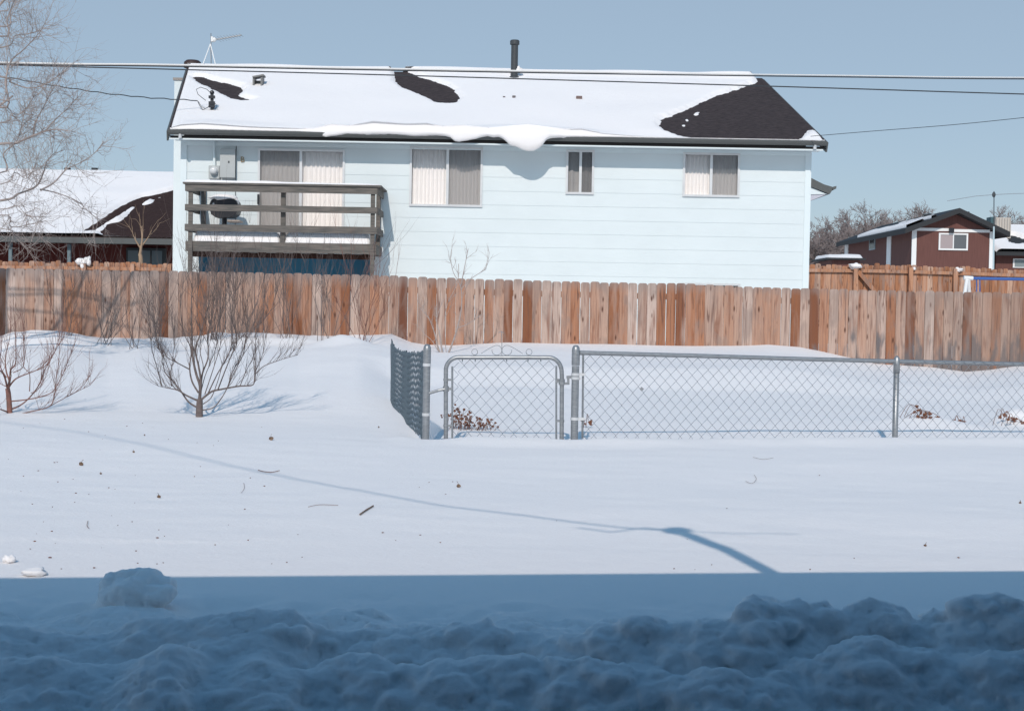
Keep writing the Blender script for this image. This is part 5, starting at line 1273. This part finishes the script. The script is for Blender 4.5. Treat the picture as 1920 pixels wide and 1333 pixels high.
# ------------------------------------------------------------ small plants and litter on the snow
def flower_clump(name, pxs, Y, label, rnd, hmax, heads=26, cat='dead plant'):
    x0_, x1_ = pxs; t = thing(name, (P((x0_+x1_)/2, 780, Y).x, Y, gz(P((x0_+x1_)/2, 780, Y).x, Y)), label, cat)
    mb = MB()
    for i in range(heads):
        k = rnd.random(); x = P(lerp(x0_, x1_, k), 780, Y).x; y = Y + rnd.gauss(0,.06); z0 = gz(x, y)
        h = hmax * (.25 + .75*rnd.random()) * (1 - .75*max(0, k-.25)); top = Vector((x+rnd.gauss(0,.03), y+rnd.gauss(0,.02), z0+h))
        mb.tube([(x, y, z0-.02), Vector((x, y, z0)).lerp(top, .6)+Vector((rnd.gauss(0,.008),0,0)), top], [.0022,.002,.0016], 4)
        hb = MB()
        for _ in range(rnd.randint(1,2)): hb.blob(top + Vector((rnd.gauss(0,.008), 0, rnd.gauss(0,.008))), rnd.uniform(.007,.013), rnd.uniform(.007,.012), rnd.uniform(.007,.012), 7, 5, .35, rnd.random()*9)
        hb.build('seed_head', DEAD, t)
    mb.build('stems', DEAD, t)
r = random.Random(8)
flower_clump('dead_flowers', (838, 905), 12.0, 'clump of dead brown flower heads in the snow behind the gate', r, .19, 50)
flower_clump('dead_flowers', (912, 928), 12.0, 'small tuft of dead flower heads right of the big clump behind the gate', r, .09, 8)
def dry_leaf(px, py, size, label, Y=None, mat=LEAF, stand=.5):
    p = PZ(px, py, 0)
    for _ in range(6): p = PZ(px, py, gz(p.x, p.y)+size*.3)
    t = thing('dead_leaf', (p.x, p.y, gz(p.x, p.y)), label, 'leaf'); rnd = random.Random(px); mb = MB(); a0 = rnd.uniform(-1,1)
    n = 9; outl = []
    for i in range(n):
        th_ = math.tau*i/n; rr1 = size*(.5 + .35*rnd.random()); outl.append(Vector((math.cos(th_)*rr1*.6, math.sin(th_*2+a0)*size*.25, math.sin(th_)*rr1*stand)))
    c = Vector((p.x, p.y, gz(p.x, p.y)+size*.32)); mb.add([c] + [c + o for o in outl] + [c + Vector((0,.003,.001))] + [c + o + Vector((0,.003,0)) for o in outl], [(0, i+1, (i+1) % n+1) for i in range(n)] + [(n+1, n+2+(i+1) % n, n+2+i) for i in range(n)])
    mb.build('blade', mat, t)
    mb = MB(); mb.tube([c + Vector((0,0,0)), c + Vector((size*.2*a0, 0, size*.6)), c + Vector((size*.5*a0, 0, size*.8))], .0012, 4); mb.build('stalk', mat, t)
for (x, y, s_, lb) in ((508,822,.055,'curled dry leaf on the open snow between the grey tree and the gate post'),(710,801,.022,'dark seed-like leaf close to the foot of the side fence'),
   (152,870,.042,'upright dry leaf on the snow at the left, below the reddish tree'),(250,847,.026,'flat dark leaf near the faint wire shadow below the grey tree'),(189,888,.020,'round dark leaf fragment at the lower left of the open snow'),
   (860,911,.040,'dry leaf in the middle of the open snow below the gate'),(298,931,.030,'pale crumpled leaf in the left part of the open snow'),(271,816,.018,'tiny dark leaf just below the grey young tree'),
   (1913,942,.022,'rust coloured leaf at the right edge of the open snow'),(1735,1022,.020,'small reddish leaf near the shade at the lower right')):
    dry_leaf(x, y, s_*.8, lb)
def stick(pts, r_, label, name='twig', mat=DEAD):
    pp = []
    for (x, y) in pts:
        p = PZ(x, y, 0)
        for _ in range(4): p = PZ(x, y, gz(p.x, p.y)+.006)
        pp.append(p)
    mb = MB(); mb.tube(spline(pp, 4), r_*.65, 5); tag(mb.build(name, mat, None), label, 'twig')
stick([(484,881),(495,884),(510,885),(524,882)], .0035, 'thin dark twig lying on the snow across the wire shadow')
stick([(675,964),(688,955),(700,948)], .006, 'thick pale stick lying on the snow left of centre', mat=LEAF)
stick([(578,950),(600,946),(634,947)], .002, 'long thin grass stalk curving on the snow left of centre')
stick([(452,924),(458,915),(457,905)], .0015, 'small hooked grass stalk on the snow left of centre')
stick([(1398,902),(1410,906),(1418,898),(1414,890)], .0016, 'small hooked stalk on the open snow right of centre')
stick([(1412,857),(1430,861),(1450,858)], .0016, 'thin straight stalk on the snow below the chain-link fence')
stick([(165,1046-70),(163,985),(167,990)], .002, 'short dark stalk on the snow at the lower left')
# scattered crumbs of bark and leaf under the trees
mb = MB(); r = random.Random(77)
for i in range(85):
    px = abs(r.gauss(0, 330)) + r.uniform(0, 60) if i < 65 else r.uniform(0, 1920); py = r.uniform(785, 1070); p = PZ(px, py, 0)
    p.z = gz(p.x, p.y)+.002; s_ = r.uniform(.0015,.0045); mb.blob(p, s_*r.uniform(.7,1.8), s_, s_*.6, 6, 4, .4, r.random()*9)
tag(mb.build('leaf_litter', DEAD, None), 'fine dark crumbs of bark and leaf scattered over the open snow', 'litter', kind='stuff')
# bent brown plants in the right-hand bed
def bent_plant(px, py, Y, label, rnd, n=8, L=.3, lean=1.):
    c = P(px, py, Y); c.z = gz(c.x, Y); t = thing('dead_plant', c, label, 'dead plant'); mb = MB(); lb = MB()
    for i in range(n):
        b_ = c + Vector((rnd.gauss(0,.05), rnd.gauss(0,.05), -.01)); dx = lean*rnd.uniform(.3,1.)*L; h = rnd.uniform(.05,.14)
        tip = b_ + Vector((dx, rnd.gauss(0,.03), h*rnd.uniform(.3,.9))); mid = (b_+tip)/2 + Vector((0,0,h*.7)); mb.tube(smoothpts([b_, mid, tip], 6), .0022, 4)
        for _ in range(3): q = tip + Vector((rnd.gauss(0,.02), 0, rnd.gauss(-.01,.015))); lb.blob(q, rnd.uniform(.008,.02), .006, rnd.uniform(.006,.018), 6, 5, .4, rnd.random()*9)
    mb.build('stems', DEAD, t); lb.build('leaves', DEAD, t)
r = random.Random(4)
bent_plant(1712, 790, 12.85, 'flattened brown plant in the snow just right of the line post', r, 9, .20)
bent_plant(1800, 768, 13.3, 'single curled brown plant in the right-hand snow bed', r, 3, .06)
bent_plant(1880, 785, 13.0, 'brown plant beside the snow heap at the right edge', r, 7, .12)
bent_plant(1104, 782, 12.2, 'tiny withered sprig behind the chain-link just right of the gate post', r, 2, .02)
# snow chunks in the open
def chunk(px, py, w_, h_, d, sd_, label):
    p = PZ(px, py, 0); mb = MB(); mb.blob((p.x, p.y, p.z+h_*.35), w_/2, d/2, h_/2, 16, 10, .25, sd_); tag(mb.build('snow_chunk', SNOW, None, True), label, 'snow chunk')
chunk(17, 1054, .05, .035, .05, 1.5, 'small bright snow chunk at the very left just beyond the shade')
chunk(65, 1078, .085, .035, .08, 4.5, 'wider bright snow chunk at the edge of the shade on the left')

# ------------------------------------------------------------ unseen house behind the camera, with a low roof added to deepen the foreground shade
cot = 1/math.tan(e)
def from_shadow(p, h): return Vector((p.x - h*cot*math.sin(a), p.y - h*cot*math.cos(a), h))
HE = 2.0
s0_, s1_ = PZ(0, 1083, 0), PZ(1920, 1070, 0)
E0, E1 = from_shadow(s0_, HE), from_shadow(s1_, HE)
dx_ = (E1-E0).normalized(); dy_ = Vector((-dx_.y, dx_.x, 0))
org = (E0+E1)/2; org.z = 0
def hp(u, v, z): return org + dx_*u + dy_*v + Vector((0,0,z))
oh = thing('unseen_near_house', hp(0, -.55, -.55), 'unseen house close behind the viewer, its low roof and blue paint added to shade the foreground snow', 'house')
mb = MB(); WV = -3.1; HM = 3.2
mb.add([hp(-7,WV,-.55),hp(7,WV,-.55),hp(7,WV-8,-.55),hp(-7,WV-8,-.55),hp(-7,WV,HM),hp(7,WV,HM),hp(7,WV-8,HM),hp(-7,WV-8,HM)],
  [(0,1,5,4),(1,2,6,5),(2,3,7,6),(3,0,4,7)]); mb.build('wall', newmat('shade_tint_siding', (.04,.24,.42), .8), oh)  # unseen wall, blue picked so its bounce tints the snow shade
mb = MB(); q8 = [hp(-7.4,WV+.5,HM-.1),hp(7.4,WV+.5,HM-.1),hp(7.4,WV-4,HM+1.6),hp(-7.4,WV-4,HM+1.6),hp(-7.4,WV-8.5,HM-.1),hp(7.4,WV-8.5,HM-.1)]
mb.add(q8 + [q - Vector((0,0,.18)) for q in q8],
  [(0,1,2,3),(3,2,5,4),(9,8,7,6),(10,11,8,9),(1,0,6,7),(0,3,9,6),(3,4,10,9),(2,1,7,8),(5,2,8,11),(4,5,11,10)]); mb.build('roof', SHINGLE, oh)
mb = MB(); q4 = [hp(-7.2,0,HE),hp(7.2,0,HE),hp(7.2,WV+.004,HE+.35),hp(-7.2,WV+.004,HE+.35)]
mb.add(q4 + [q - Vector((0,0,.1)) for q in q4], [(0,1,2,3),(7,6,5,4),(1,0,4,5),(2,1,5,6),(3,2,6,7),(0,3,7,4)]); mb.build('added_shade_roof', newmat('shade_tint_boards', (.05,.24,.40), .8), oh)  # low roof added over the viewer to darken the snow, blue for its bounce
for u_ in (-7, -4.2, 4.2, 7):
    mb = MB(); mb.bar(hp(u_, -.12, -.7), hp(u_, -.12, HE-.1), .1, .1); mb.build('porch_or_shade_post', DECKWOOD, oh)  # posts carrying the added shade roof
mb = MB(); mb.box((-1.1, 0, 0), (1.1, .06, 2.05)); mb.v = [tuple(hp(-2.2+x, WV+y, -.1+z)) for x, y, z in mb.v]; mb.build('unseen_door', DARKROOF, oh)
# leaning service mast on its roof and the drop wire running off to the left
sb, st_ = PZ(1450, 1076, 0), PZ(1270, 996, 0)
mbp, mtp = from_shadow(sb, HE), from_shadow(st_, HE+1.0)
ms = thing('service_mast', mbp, 'leaning service mast above the viewer that shadows the snow at lower right', 'service mast')
mb = MB(); mb.tube([mbp - Vector((0,.1,.3)), mbp, mbp.lerp(mtp,.5)+Vector((.02,0,.04)), mtp], .036, 10); mb.build('pole', GALV, ms)
mb = MB(); mb.tube([mtp, mtp + Vector((-.15,.02,.03)), mtp + Vector((-.3,.0,-.05)), mtp + Vector((-.45,.05,-.01))], .007, 6); mb.tube([mtp, mtp + Vector((.25,.0,-.03)), mtp + Vector((.55,-.05,.02))], .004, 6); mb.blob(mtp, .07, .06, .06, 10, 6, .1); mb.build('weatherhead', BLACK, ms)
wp = [mtp]
for (x, y, h) in ((1160,990,3.1),(1000,971,3.25),(800,945,3.5),(500,885,4.4),(330,850,5.4),(130,808,7.),(-200,762,9.)):
    wp.append(from_shadow(PZ(x, y, 0), h))
d_ = (wp[-1]-wp[-2]).normalized(); wp.append(wp[-1] + d_*12)
mb = MB(); mb.tube(smoothpts(wp, 60), .0075, 6); tag(mb.build('service_drop', CABLE, None), 'overhead wire above the viewer casting the long curved shadow across the snow', 'cable')
